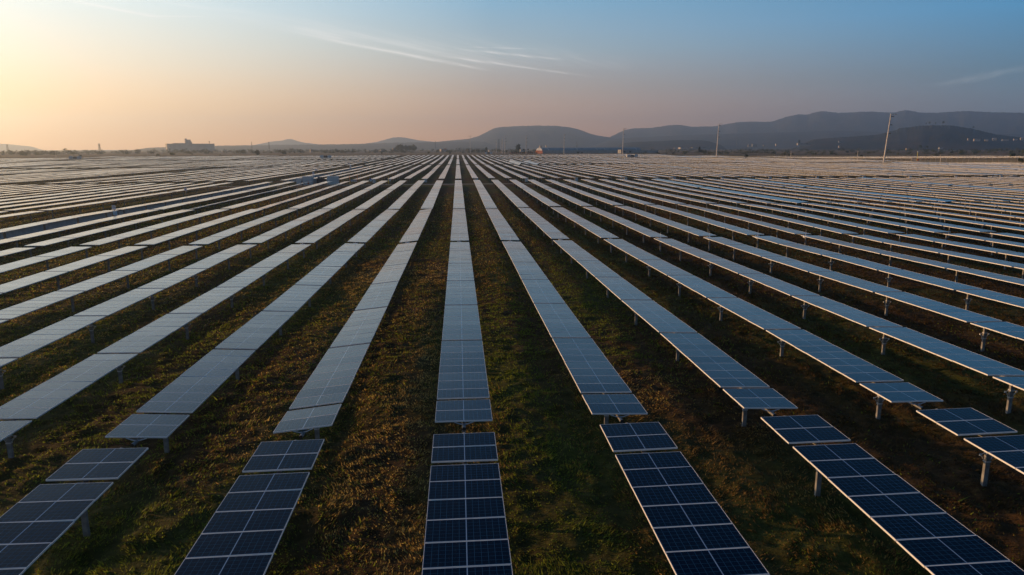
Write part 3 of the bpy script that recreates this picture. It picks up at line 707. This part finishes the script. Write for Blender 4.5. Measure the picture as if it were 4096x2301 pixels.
# substation gantry
r_ = 1500; x, y = at_r(1874, r_); r = empty('substation_gantry', (x, y, gz(x, y)-1.5), 0); tag(r, 'faint grey substation gantry with portal frames before the big hill foot', 'gantry')
for k in range(6):
    m = MB(); xx = -25+k*10; m.tube((xx, 0, 0), (xx, 0, 11.5), .45, .35, n=5); m.build('column', [M_STEEL], r)
m = MB(); m.box(-25.5, 20, -.4, .4, 10.8, 11.6); m.build('beam', [M_STEEL], r); m = MB(); m.box(-22, 18, 8, 8.6, 4, 4.6); m.box(-22, -21.5, 8, 8.5, -1, 4.2); m.box(17.5, 18, 8, 8.5, -1, 4.2); m.build('bus_bar', [M_STEEL], r)

# ------------------------------------------------------------------ buildings
M_BRICK = noisy('orange_brick', (.42,.13,.055), (.55,.19,.08), .4, .9); M_BLUEROOF = noisy('blue_roof', (.16,.22,.26), (.22,.28,.32), .2, .7, .1)
M_WALLG = noisy('grey_block_wall', (.24,.23,.22), (.32,.31,.29), .3, .9); M_PALE = noisy('pale_plaster', (.30,.245,.20), (.38,.32,.27), .3, .8); M_HOUSEG = noisy('grey_render', (.18,.18,.18), (.24,.24,.24), .3, .8); M_SUNWIN = mat('sunlit_pale_window', (.85,.8,.7), .5); M_CONC = noisy('old_concrete', (.30,.27,.25), (.4,.37,.34), .06, .9)
M_WIN = mat('window_dark', (.02,.02,.025), .2)
def off(r): return gz(*r)
def view_yaw(u): d = ray(u, 592); return -atan2(d.x, d.y)
# big factory, far left
x, y = at_r(766, 2700); r = empty('grain_factory', (x, y, 0), view_yaw(766)+.12); tag(r, 'long hazy factory block with a stepped tower on its roof', 'factory')
k_ = 2700/2834*.985
def B(name, u0, u1, v0, v1, d0, d1, mt, par=None):
    q = MB(); q.box((u0-766)*k_, (u1-766)*k_, d0, d1, CAMZ-(v1-596)*k_, CAMZ-(v0-596)*k_); return q.build(name, [mt], par or r)
wl = B('wall', 685, 846, 578, 604, 0, 50, M_CONC); B('parapet', 684, 847, 576.6, 578, -1, 51, M_CONC); B('raised_roof', 706, 750, 574.5, 576.6, 5, 40, M_CONC)
B('tower', 748, 754, 558, 576.6, 12, 30, M_CONC); B('stepped_tower', 754, 767, 562, 576.6, 12, 34, M_CONC); B('stepped_tower', 767, 770.5, 569, 576.6, 12, 34, M_CONC)
mm = MB(); mm.tube(((830-766)*k_, 8, CAMZ-(577-596)*k_), ((830-766)*k_, 8, CAMZ-(568-596)*k_), .8, n=5); mm.box((828-766)*k_, (832-766)*k_, 6, 10, CAMZ-(570-596)*k_, CAMZ-(567.5-596)*k_); mm.build('roof_mast', [M_CONC], r)
# long shed: brick end wall, barrel roof, grey side wall
p0 = at_h(2170, 616, .9); px = (p0-Vector((0, 0, CAMZ))).dot(fwd)/FPX
r = empty('long_shed', (p0.x, p0.y, gz(p0.x, p0.y)-.5), view_yaw(2170)+radians(-30)); tag(r, 'long shed with blue barrel roof and brick end wall with pale sunlit half round window', 'shed')
EW = 27*px/cos(radians(30)); LW = 176.0; HW = 13.0*px; RR = 10.5*px
q = MB(); q.box(-EW, 0, 0, .4, 0, HW); q.build('end_wall', [M_BRICK], r)
q = MB(); n = 18; cx_ = -EW*.5; hwid = EW*.46
arc = [(cx_+hwid*cos(pi*k/n), HW+RR*sin(pi*k/n)) for k in range(n+1)]
q.face([(a, -.05, c) for a, c in arc][::-1]); q.build('half_round_window', [M_SUNWIN], r)  # window coloured near white to carry the brightness of sun striking it
# the side runs back from the right end of the end wall
ang = radians(90-36)
def side(t, o=0): return (sin(ang)*t-cos(ang)*o*0, cos(ang)*t, 0)
q = MB(); a = side(0); b2 = side(LW*1.17); q.face([(a[0], a[1], 0), (b2[0], b2[1], 0), (b2[0], b2[1], HW), (a[0], a[1], HW)]); q.face([(a[0]-.4, a[1]+.4, HW), (b2[0]-.4, b2[1]+.4, HW), (b2[0]-.4, b2[1]+.4, 0), (a[0]-.4, a[1]+.4, 0)]); q.face([(a[0], a[1], HW), (b2[0], b2[1], HW), (b2[0]-.4, b2[1]+.4, HW), (a[0]-.4, a[1]+.4, HW)]); q.build('side_wall', [M_WALLG], r)
q = MB(); e = side(LW)
for k in range(n):
    A, Bq = arc[k], arc[k+1]
    q.face([(A[0], .3, A[1]), (Bq[0], .3, Bq[1]), (Bq[0]+e[0], .3+e[1], Bq[1]), (A[0]+e[0], .3+e[1], A[1])])
q.face([(a_[0]+e[0], .3+e[1], a_[1]) for a_ in arc]); q.build('barrel_roof', [M_BLUEROOF], r)
for t in (.06, .35, .55, .63, .95):
    q = MB(); e0 = side(LW*t); e1 = side(LW*t+1.0)
    for k in range(n):
        A, Bq = arc[k], arc[k+1]
        q.face([(A[0]+e0[0], .3+e0[1], A[1]+.15), (Bq[0]+e0[0], .3+e0[1], Bq[1]+.15), (Bq[0]+e1[0], .3+e1[1], Bq[1]+.15), (A[0]+e1[0], .3+e1[1], A[1]+.15)])
    q.build('roof_light', [M_BOX], r)
# brick yard wall with piers
pa = at_h(2040, 616, .9); r = empty('brick_wall', (pa.x, pa.y, gz(pa.x, pa.y)-.5), view_yaw(2095)); tag(r, 'orange brick yard wall with piers behind dark conifers, left of the long shed', 'wall')
wl_ = (2143-2040)*px; q = MB(); q.box(0, wl_, 0, .4, 0, 9*px*.62); q.build('wall_panel', [M_BRICK], r)
for k in range(9): q = MB(); q.box(wl_*k/8-.5, wl_*k/8+.5, -.3, .7, 0, 12*px*.8); q.build('pier', [M_BRICK], r)
def house(u, vb, wpx, hpx, mt, lab, rng=None, roof='flat', dark=M_WALLG, cat='house', name='house'):
    if rng is None: p = at_h(u, vb, 2); x, y = p.x, p.y
    else: x, y = at_r(u, rng)
    zc = (Vector((x, y, 0))-Vector((0, 0, CAMZ))).dot(fwd); s = zc/FPX; hz = 593+(1832-u)*.0027; zb = CAMZ-(vb-hz)*s
    r = empty(name, (x, y, zb), view_yaw(u)+rnd.uniform(.15, .5)); tag(r, lab, cat)
    W, H, D = wpx*s, hpx*s, max(wpx*s*.5, 5)
    q = MB(); q.box(-W/2, W/2, 0, D, -2, H); wq = q.build('wall', [mt], r)
    q = MB()
    if roof == 'gable':
        q.face([(-W/2, -.3, H), (W/2, -.3, H), (W/2, D/2, H*1.45), (-W/2, D/2, H*1.45)]); q.face([(-W/2, D/2, H*1.45), (W/2, D/2, H*1.45), (W/2, D+.3, H), (-W/2, D+.3, H)])
        q.face([(-W/2, -.3, H), (-W/2, D/2, H*1.45), (-W/2, D+.3, H)]); q.face([(W/2, -.3, H), (W/2, D+.3, H), (W/2, D/2, H*1.45)])
    else: q.box(-W/2-.3, W/2+.3, -.3, D+.3, H, H+.4)
    q.build('roof', [dark], r)
    for k in range(2): q = MB(); a = -W/2+W*(.2+.45*k); q.box(a, a+W*.14, -.08, -.01, H*.35, H*.7); q.build('window', [M_WIN], wq)
HS = [(1246, 605, 9, 7, M_PALE, 'bright cream house among the hazy trees left of centre', 1700, 'flat'),
 (1210, 606, 8, 5, M_CONC, 'dull house left of the bright cream house', 1750, 'flat'), (1531, 602, 20, 3, M_PALE, 'long low pale house in the hazy trees', 1900, 'flat'),
 (1575, 597, 8, 4, M_PALE, 'small yellowish house under the dark tree clump', 2100, 'gable'), (1775, 603, 24, 6, M_PALE, 'pale building with red upper part left of the substation', 1800, 'flat'),
 (1783, 597, 7, 3, M_BRICK, 'little red brick house on top of the pale building left of the substation', 1850, 'gable'),
 (1880, 603, 16, 5, M_CONC, 'grey control house inside the substation', 1560, 'flat'), (1960, 604, 8, 3, M_PALE, 'small house right of the substation', 1900, 'gable'),
 (2164, 590, 9, 6, M_PALE, 'white house on the slope right above the half round window', 2200, 'flat'), (2186, 587, 4, 4, M_PALE, 'tiny white house right of the white house on the slope', 2300, 'flat'),
 (2095, 603, 26, 4, M_HOUSEG, 'pale low shed roof behind the brick wall', 1500, 'flat'), (2510, 616, 56, 16, M_WALLG, 'square grey block building right of the long shed', 1180, 'flat'),
 (2699, 600, 5, 7, M_PALE, 'small bright white chapel below the low blue hill', 2100, 'gable'), (2745, 594, 48, 3, M_CONC, 'long dark shed at the foot of the low blue hill', 2500, 'flat'),
 (2803, 594, 66, 4, M_HOUSEG, 'long pale greenhouse at the foot of the low blue hill', 2500, 'flat'),
 (2997, 587, 10, 7, M_PALE, 'pale dome shaped shed at the mountain foot', 2400, 'gable'), (3018, 586, 18, 7, M_WALLG, 'dark dome shaped shed beside the pale one', 2450, 'gable'),
 (3057, 585, 8, 4, M_PALE, 'little lit house right of the dome shaped sheds', 2400, 'gable'), (3106, 583, 6, 5, M_PALE, 'bright little house left of the long white barn', 2400, 'gable'),
 (3216, 580, 48, 6, M_HOUSEG, 'long white barn on the slope in the right distance', 2400, 'flat'), (3358, 589, 5, 4, M_PALE, 'tiny pink house on the slope right of the long white barn', 2300, 'gable'),
 (3358, 569, 9, 3, M_HOUSEG, 'small pale shed on the red slope', 2700, 'flat'), (3870, 561, 5, 5, M_PALE, 'small lit house at the left end of the hillside hamlet', 2600, 'flat'),
 (3905, 564, 22, 6, M_PALE, 'largest cream house of the hillside hamlet', 2600, 'flat'), (3942, 564, 12, 3, M_PALE, 'low cream house in the middle of the hamlet', 2600, 'gable'),
 (3974, 561, 14, 5, M_HOUSEG, 'grey gabled house in the hillside hamlet', 2600, 'gable'), (4018, 563, 22, 4, M_HOUSEG, 'long low grey house in the right half of the hamlet', 2600, 'flat'),
 (4058, 561, 12, 3, M_PALE, 'flat white house near the right edge of the hamlet', 2600, 'flat'), (4084, 560, 11, 6, M_PALE, 'tall cream house at the right edge of the picture', 2600, 'gable'),
 (3632, 597, 11, 3, M_PALE, 'low lit shed in the fields below the dark hill', 1700, 'flat'), (3765, 594, 14, 3, M_CONC, 'low brown shed in the fields below the dark hill', 1800, 'flat')]
for h in HS: house(h[0], h[1], h[2], h[3], h[4], h[5], h[6], h[7])
# beige box, red tank and camera mast at the fence
def spot(u, v, z=1.2): p = at_h(u, v, z); return p, (p-Vector((0, 0, CAMZ))).dot(fwd)/FPX
p, s = spot(3656, 642); m = MB(); m.box(-8*s, 8*s, 0, 8*s, 0, 12*s); m.box(-8.4*s, 8.4*s, -.2, 8*s+.2, 12*s, 12.4*s); tag(m.build('guard_hut', [M_PALE], None, (p.x, p.y, p.z-.4), (0, 0, -.5)), 'beige box hut beside the fence left of the camera mast', 'hut')
p, s = spot(3671, 642); m = MB(); m.tube((0, 0, 0), (0, 0, 8*s), 3.3*s, n=14); m.tube((0, 0, 8*s), (0, 0, 9*s), 3.3*s, .8*s, n=14); tag(m.build('red_tank', [M_RED], None, (p.x, p.y, p.z-.2)), 'small red tank at the foot of the camera mast', 'tank')
r = empty('camera_mast', (p.x+.3, p.y+1.5, p.z-.3)); tag(r, 'yellow camera mast rising behind the red tank', 'mast'); m = MB(); m.tube((0, 0, 0), (.9*s, 0, 34*s), 1.0*s, .7*s, n=8); m.build('mast_tube', [M_YEL], r)
m = MB(); m.box(-2*s, 4*s, -s, s, 34*s, 36.5*s); m.build('camera_head', [M_WHITE], r)
for (u, v, hh, lab) in ((2989, 632, 4, 'little red and white marker left of the first fence posts'), (3036, 632, 5, 'white marker post before the dark strip on the right'), (2312, 620, 4, 'small lit block below the first round tree at the shed'), (2332, 620, 3.5, 'small lit block below the second round tree at the shed'), (2345, 619, 3, 'tiny lit block at the foot of the long grey wall'), (2219, 619, 3, 'tiny white block at the foot of the shed')):
    p, s = spot(u, v); m = MB(); m.box(-1.3*s, 1.3*s, 0, 1.5*s, 0, hh*s); m.tube((0, .8*s, hh*s), (0, .8*s, (hh+.8)*s), .5*s, n=6); tag(m.build('marker_block', [M_PALE], None, tuple(p)), lab, 'marker block', 'small blocks at the field edge')
# fence
r = empty('wire_fence', (0, 0, 0)); tag(r, 'thin wire fence on tall posts along the right field edge', 'fence')
fp = [at_h(u, v, 1.1) for u, v in ((3030, 629), (3180, 632.5), (3400, 640), (3700, 646), (4096, 653), (4400, 658))]
fm = MB(); prev = None; cnt = 0
for k in range(len(fp)-1):
    nseg = 17
    for q in range(nseg):
        c = fp[k].lerp(fp[k+1], q/nseg); c.z = gz(c.x, c.y); h = 3.0 if q % 4 else 3.8
        m = MB(); m.tube((c.x, c.y, c.z-.2), (c.x, c.y, c.z+h), .09, n=5); m.build('fence_post', [M_PALE], r)
        if prev is not None:
            for zz in (.6, 1.4, 2.2, 2.9): fm.tube(prev+Vector((0, 0, zz)), c+Vector((0, 0, zz)), .015, n=3, cap=False)
        prev = c
fm.build('wires', [M_STEEL], r)

# ------------------------------------------------------------------ trees
def leafmat(name, c1, c2):
    m = mat(name, c1, .8, 0, .2); N, L, b = nodes(m); at = N.new('ShaderNodeAttribute'); at.attribute_name = 'tone'
    mx = N.new('ShaderNodeMix'); mx.data_type = 'RGBA'; mx.inputs[6].default_value = (*c1, 1); mx.inputs[7].default_value = (*c2, 1); L.new(at.outputs['Fac'], mx.inputs[0]); L.new(mx.outputs[2], b.inputs['Base Color'])
    return m
M_LEAF = leafmat('foliage', (.018,.028,.010), (.06,.07,.025)); M_BARK = noisy('bark', (.05,.035,.025), (.09,.065,.045), 2, .9)
nr = np.random.default_rng(5)
def crown(n, rx, ry, rz, cz, clumps=14, leaf=.35, flat=0.0):
    c = nr.normal(size=(clumps, 3)); c /= np.linalg.norm(c, axis=1)[:, None]; c *= nr.uniform(.25, .8, (clumps, 1)); c[:, 2] = np.maximum(c[:, 2], -.45)
    w_ = nr.uniform(.24, .42, clumps); k = nr.integers(0, clumps, n)
    d = nr.normal(size=(n, 3)); d /= np.linalg.norm(d, axis=1)[:, None]; P = c[k]+d*(w_[k]*nr.uniform(.55, 1, n)**.5)[:, None]
    P = P*np.array([rx, ry, rz])*.92+np.array([0, 0, cz]); A = nr.normal(size=(n, 3))*leaf*1.7; B_ = nr.normal(size=(n, 3))*leaf*1.7
    return np.stack([P, P+A, P+B_], 1), np.clip((nr.uniform(0, .5, n)+w_[k]), 0, 1)
def trunk_geo(m, H, r, lean=0, n=3):
    m.tube((0, 0, -.5), (lean*.4, 0, H*.35), r, r*.75, n=7); 
    for k in range(n):
        a = 2*pi*k/n+.5; m.tube((lean*.4, 0, H*.33), (lean+cos(a)*H*.2, sin(a)*H*.2, H*.68), r*.55, r*.2, n=5)
def tree(u, vb, vt, wpx, lab, style='round', rng=None, name='tree', n=700, cat='tree', group='lone trees in the fields', bury=0):
    if rng is None: p = at_h(u, vb, 1.6); x, y = p.x, p.y; zc = (p-Vector((0, 0, CAMZ))).dot(fwd); zb = min(gz(x, y), 1.6)
    else:
        x, y = at_r(u, rng); zc = (Vector((x, y, 0))-Vector((0, 0, CAMZ))).dot(fwd); zb = CAMZ-(vb-(593+(1832-u)*.0027))*zc/FPX
    s = zc/FPX; H = (vb-vt)*s; W = wpx*s/2
    r = empty(name, (x, y, zb-bury)); tag(r, lab, cat, group)
    m = MB(); trunk_geo(m, H, max(.03*H, .15), 0, 4); m.build('trunk', [M_BARK], r)
    if style == 'poplar': V, t = crown(n, W, W, H*.52, H*.52, 16, H*.035)
    elif style == 'sparse': V, t = crown(n//2, W, W, H*.33, H*.62, 9, H*.06)
    elif style == 'dome': V, t = crown(n, W, W, H*.55, H*.5, 22, H*.05)
    elif style == 'bush': V, t = crown(n//2, W, W, H*.55, H*.42, 9, H*.07)
    else: V, t = crown(n, W, W, H*.43, H*.58, 16, H*.05)
    link('crown', tri_mesh('crown', V, M_LEAF, t), r)
TR = [(98,625,603,38,'broad domed tree standing alone at the far left','dome'), (323,627,617,22,'low flat bush left of the factory, next to the first station','bush'), (632,625,614,16,'small round bush left of the factory front','bush'),
 (690,627,609,24,'loose spreading tree below the left end of the factory','sparse'), (770,622,613,11,'thin v shaped tree below the factory tower','sparse'), (881,623,617,10,'little bush below the right end of the factory','bush'), (1031,622,599,24,'dense dark round tree right of the factory','dome'),
 (1135,620,605,27,'wide dark tree before the pointed hill','dome'), (1178,615,606,10,'small round tree right of the wide dark tree','round'), (1202,614,603,11,'small brown round tree before the cream house','round'), (1527,616,610,9,'tiny dark bush at the array edge left of centre','bush'),
 (1715,614,605,15,'wide low bush at the array edge below the slim mast','bush'), (1770,612,605,11,'small round tree at the array edge, first right of the slim mast','round'), (1801,616,608,10,'dark bush nearest the start of the central rows','bush'), (1852,613,606,10,'dark bush just right of the central rows','round'), (1888,612,602,11,'round tree under the substation mast','round'),
 (2797,615,587,9,'tall dark poplar in the field below the low blue hill','poplar'), (2805,615,598,9,'shorter dark tree growing against the tall poplar','round'), (2312,617,606,9,'first dark round tree against the long grey wall','round'), (2328,617,608,12,'second dark spreading tree against the long grey wall','sparse'),
 (2984,630,614,16,'dark bushy tree at the right field edge, left of the fence','bush'), (3157,624,614,14,'dark round tree beside a thin wooden pole','dome'), (3388,614,603,15,'round tree in the fields behind the fence','round'), (3444,627,615,15,'dark low tree behind the fence right of the wooden pole','dome'), (3455,636,629,12,'dark bush low behind the fence','bush'),
 (4048,629,604,28,'large dark tree near the right edge beyond the pale strip','dome'), (4086,648,621,34,'dark tree leaning at the right picture edge','sparse')]
for t_ in TR: tree(*t_)
for t_ in ((2073,604,577,20,'dark bushy tree rising behind the line poles','dome',1400), (2095,604,592,10,'dark conifer left above the brick wall','poplar',1380), (2113,602,594,9,'small conifer above the brick wall','poplar',1380),
           (3694,500,494,5,'leftmost small tree on the crest of the dark hill','round',3330), (3708,501,491,7,'second small tree on the crest of the dark hill','round',3330), (3731,500,493,7,'pale round tree on the middle of the dark hill crest','round',3330), (3761,500,488,10,'largest tree standing on the dark hill crest','round',3330),
           (3884,515,508,13,'bushy tree on the right shoulder of the dark hill','bush',3330), (3195,577,560,8,'faint tall tree above the long white barn','poplar',2500), (3682,593,581,18,'round tree in the hollow below the dark hill','dome',1800), (3708,593,583,13,'smaller round tree right of the one in the hollow','dome',1850),
           (1945,604,588,14,'hazy dark tree right of the substation','dome',1700), (1775+90,604,594,10,'hazy small tree in the substation yard','dome',1650)):
    tree(*t_[:6], rng=t_[6], group='hazy trees beyond the array')
for k in range(13):
    u = 2048+k*8.2; 
    if 2100 < u < 2110: continue
    tree(u, 617, 604+rnd.uniform(-2, 4), 7+rnd.uniform(0, 4), '%s dark conifer from the left in front of the brick yard wall' % ordinal(k+1), 'poplar', group='conifers before the brick wall', n=260)
# hazy tree masses and scrub: nobody could count them
def mass(name, spots, lab, leafk=.07, n=90):
    Vs, Ts = [], []
    for x, y, z, H, W in spots:
        V, t = crown(n, W, W, H*.55, H*.42, 7, H*leafk); V = V+np.array([x, y, z]); Vs.append(V); Ts.append(t)
    o = link(name, tri_mesh(name, np.concatenate(Vs), M_LEAF, np.concatenate(Ts))); tag(o, lab, 'trees', kind='stuff')
sp_ = []
for k in range(900):
    u = rnd.uniform(-500, 2080); rg = rnd.uniform(1500, 2600); dens = vnoise(u/90, rg/300, 3)
    if rnd.random() > dens*1.25: continue
    x, y = at_r(u, rg); H = rnd.uniform(5, 12)*(1.25 if rnd.random() < .1 else 1)
    sp_.append((x, y, gz(x, y)-1, H, H*rnd.uniform(.5, 1.3)))
mass('treeline', sp_, 'hazy belt of trees and scrub along the plain left of centre')
sp_ = []
for k in range(60):
    u = rnd.uniform(1585, 1660); x, y = at_r(u, rnd.uniform(1950, 2050)); sp_.append((x, y, 6, rnd.uniform(12, 17), 6))
mass('tree_clump', sp_, 'dark clump of tall trees in the haze left of centre')
sp_ = []
for k in range(650):
    u = rnd.uniform(2080, 4500); rg = rnd.uniform(900, 2300)*(1 if u > 2800 else 1.0); 
    if u < 2560 and rg < 1450: continue
    x, y = at_r(u, rg)
    if x < 350 and rg < 1000: continue
    H = rnd.uniform(1.5, 5.5)*(1+(rg > 1600)*.5); sp_.append((x, y, gz(x, y)-.3, H, H*rnd.uniform(.6, 1.6)))
mass('scrub', sp_, 'scattered bushes and small trees over the fields on the right')

# ------------------------------------------------------------------ hills
M_HILL = noisy('hill_scrub', (.014,.024,.022), (.05,.04,.034), .006, .95, 0, .05, 8)
def ridge(name, pts, dist, base=0.0, width=.22, seed=1, rough=.03, back=.2, lab=None, gull=.12):
    U = [p[0]*1.59006 for p in pts]; Vv = [p[1]*1.59006 for p in pts]
    us = np.linspace(U[0], U[-1], int((U[-1]-U[0])/4)+2); vs = np.interp(us, U, Vv)
    ker = np.array([1,2,3,2,1])/9.0; vp = np.pad(vs, 2, mode='edge'); vs = np.convolve(vp, ker, 'valid')
    az = []; hh = []
    for u, v in zip(us, vs):
        d = ray(u, v); az.append(atan2(d.x, d.y)); hh.append(CAMZ+dist*d.z/math.hypot(d.x, d.y))
    az = np.array(az); hh = np.maximum(np.array(hh), base+.5); q_ = np.linspace(0, 1, len(hh)); tp = np.clip(np.minimum(q_, 1-q_)/.09, 0, 1); hh = base+.2+(hh-base)*(tp*tp*(3-2*tp))
    tt = np.concatenate([np.linspace(-1, 0, 26), np.linspace(.08, 1, 10)])
    rows = []
    for t in tt:
        r = dist*(1+(t*width if t < 0 else t*back)); sh = (1-abs(t)**1.35) if t < 0 else (1-t)**1.0
        xx = r*np.sin(az); yy = r*np.cos(az)
        g = fbm(az*60+seed, np.full_like(az, t*3.0), 5, seed)*gull*4*abs(t)*(1-abs(t)) if t < 0 else 0
        zz = base-4+(hh-base+4)*(sh+g)
        if t > -.25 and t <= 0: zz = zz+fbm(az*900, np.full_like(az, 1.0+t), 3, seed+9)*(hh-base)*rough
        rows.append(np.stack([xx, yy, zz], 1))
    o = link(name, grid_mesh(name, np.array(rows), M_HILL)); tag(o, kind='structure')
ridge('mountain', [(1440,348),(1490,342),(1510,340),(1530,333),(1570,326),(1600,323),(1640,322),(1665,318),(1690,314.5),(1715,315),(1740,319),(1800,318),(1850,308.5),(1880,306),(1940,306.5),(1985,292),(2010,287.5),(2030,289.5),(2050,283),(2070,279.5),(2110,284.5),(2180,281),(2250,283.5),(2268,279),(2280,277.5),(2295,279.5),(2320,284),(2370,283.5),(2400,281),(2430,279),(2500,283),(2576,284),(2700,288),(2900,300),(3100,330)], 8000, 0, .3, 5)
ridge('hill', [(1420,360),(1500,352),(1600,346),(1750,339),(1900,335),(2100,329),(2300,334),(2576,338),(2800,345),(3000,362)], 6000, 0, .3, 6)
ridge('hill', [(980,366),(1050,361),(1100,357),(1140,353),(1180,349.5),(1205,342),(1225,332),(1240,324),(1255,320),(1280,319),(1300,317.5),(1350,316),(1400,317),(1430,320),(1445,323),(1460,327.5),(1475,333),(1490,338),(1510,342.5),(1535,346),(1580,352),(1640,358),(1700,364)], 7000, 0, .3, 8)
ridge('hill', [(600,368),(640,365),(660,361),(680,357),(695,355),(710,354),(722,350.5),(730,349.5),(745,354),(765,359),(800,363),(860,367)], 9700, 0, .15, 9)
ridge('hill', [(880,366),(920,361),(950,357),(975,350),(990,346),(1003,345),(1020,346.5),(1035,350),(1060,354),(1090,357),(1150,364)], 9300, 0, .15, 10)
ridge('hill', [(-400,360),(-120,357),(0,361.5),(30,364),(70,368),(120,372)], 9700, 0, .15, 12)
ridge('hill', [(300,373),(420,370.5),(560,366.5),(640,365.5),(700,364.5),(800,364),(900,362.5),(1000,359),(1100,357.5),(1200,356),(1300,362)], 5600, 0, .25, 13, .10)
ridge('hill', [(1540,369),(1558,364),(1580,359),(1610,357),(1650,355.5),(1700,353),(1750,353),(1775,354),(1790,357.5),(1805,362),(1835,368)], 3700, 0, .16, 14, .06)
ridge('hill', [(1980,357),(2020,353),(2060,350),(2110,346),(2150,343.5),(2200,340),(2230,334),(2250,328),(2265,323),(2285,320.5),(2305,318),(2325,316),(2360,315.5),(2395,316),(2415,319),(2430,321.5),(2450,325),(2470,330),(2490,335),(2510,339),(2540,343),(2576,347),(2680,352),(2800,358)], 3400, 0, .24, 15, .06)

# ------------------------------------------------------------------ haze
m = bpy.data.materials.new('haze'); m.use_nodes = True; nn = m.node_tree.nodes; nn.remove(nn['Principled BSDF'])
pv = nn.new('ShaderNodeVolumePrincipled'); pv.inputs['Color'].default_value = (.66,.82,1.0,1); pv.inputs['Density'].default_value = 1.5e-4; pv.inputs['Anisotropy'].default_value = .64
m.node_tree.links.new(pv.outputs[0], nn['Material Output'].inputs['Volume'])
hb = MB(); hb.box(-10500, 10500, -2500, 10500, -60, 442)
tag(hb.build('haze', m), 'pale morning haze lying over the plain', 'haze', kind='stuff')
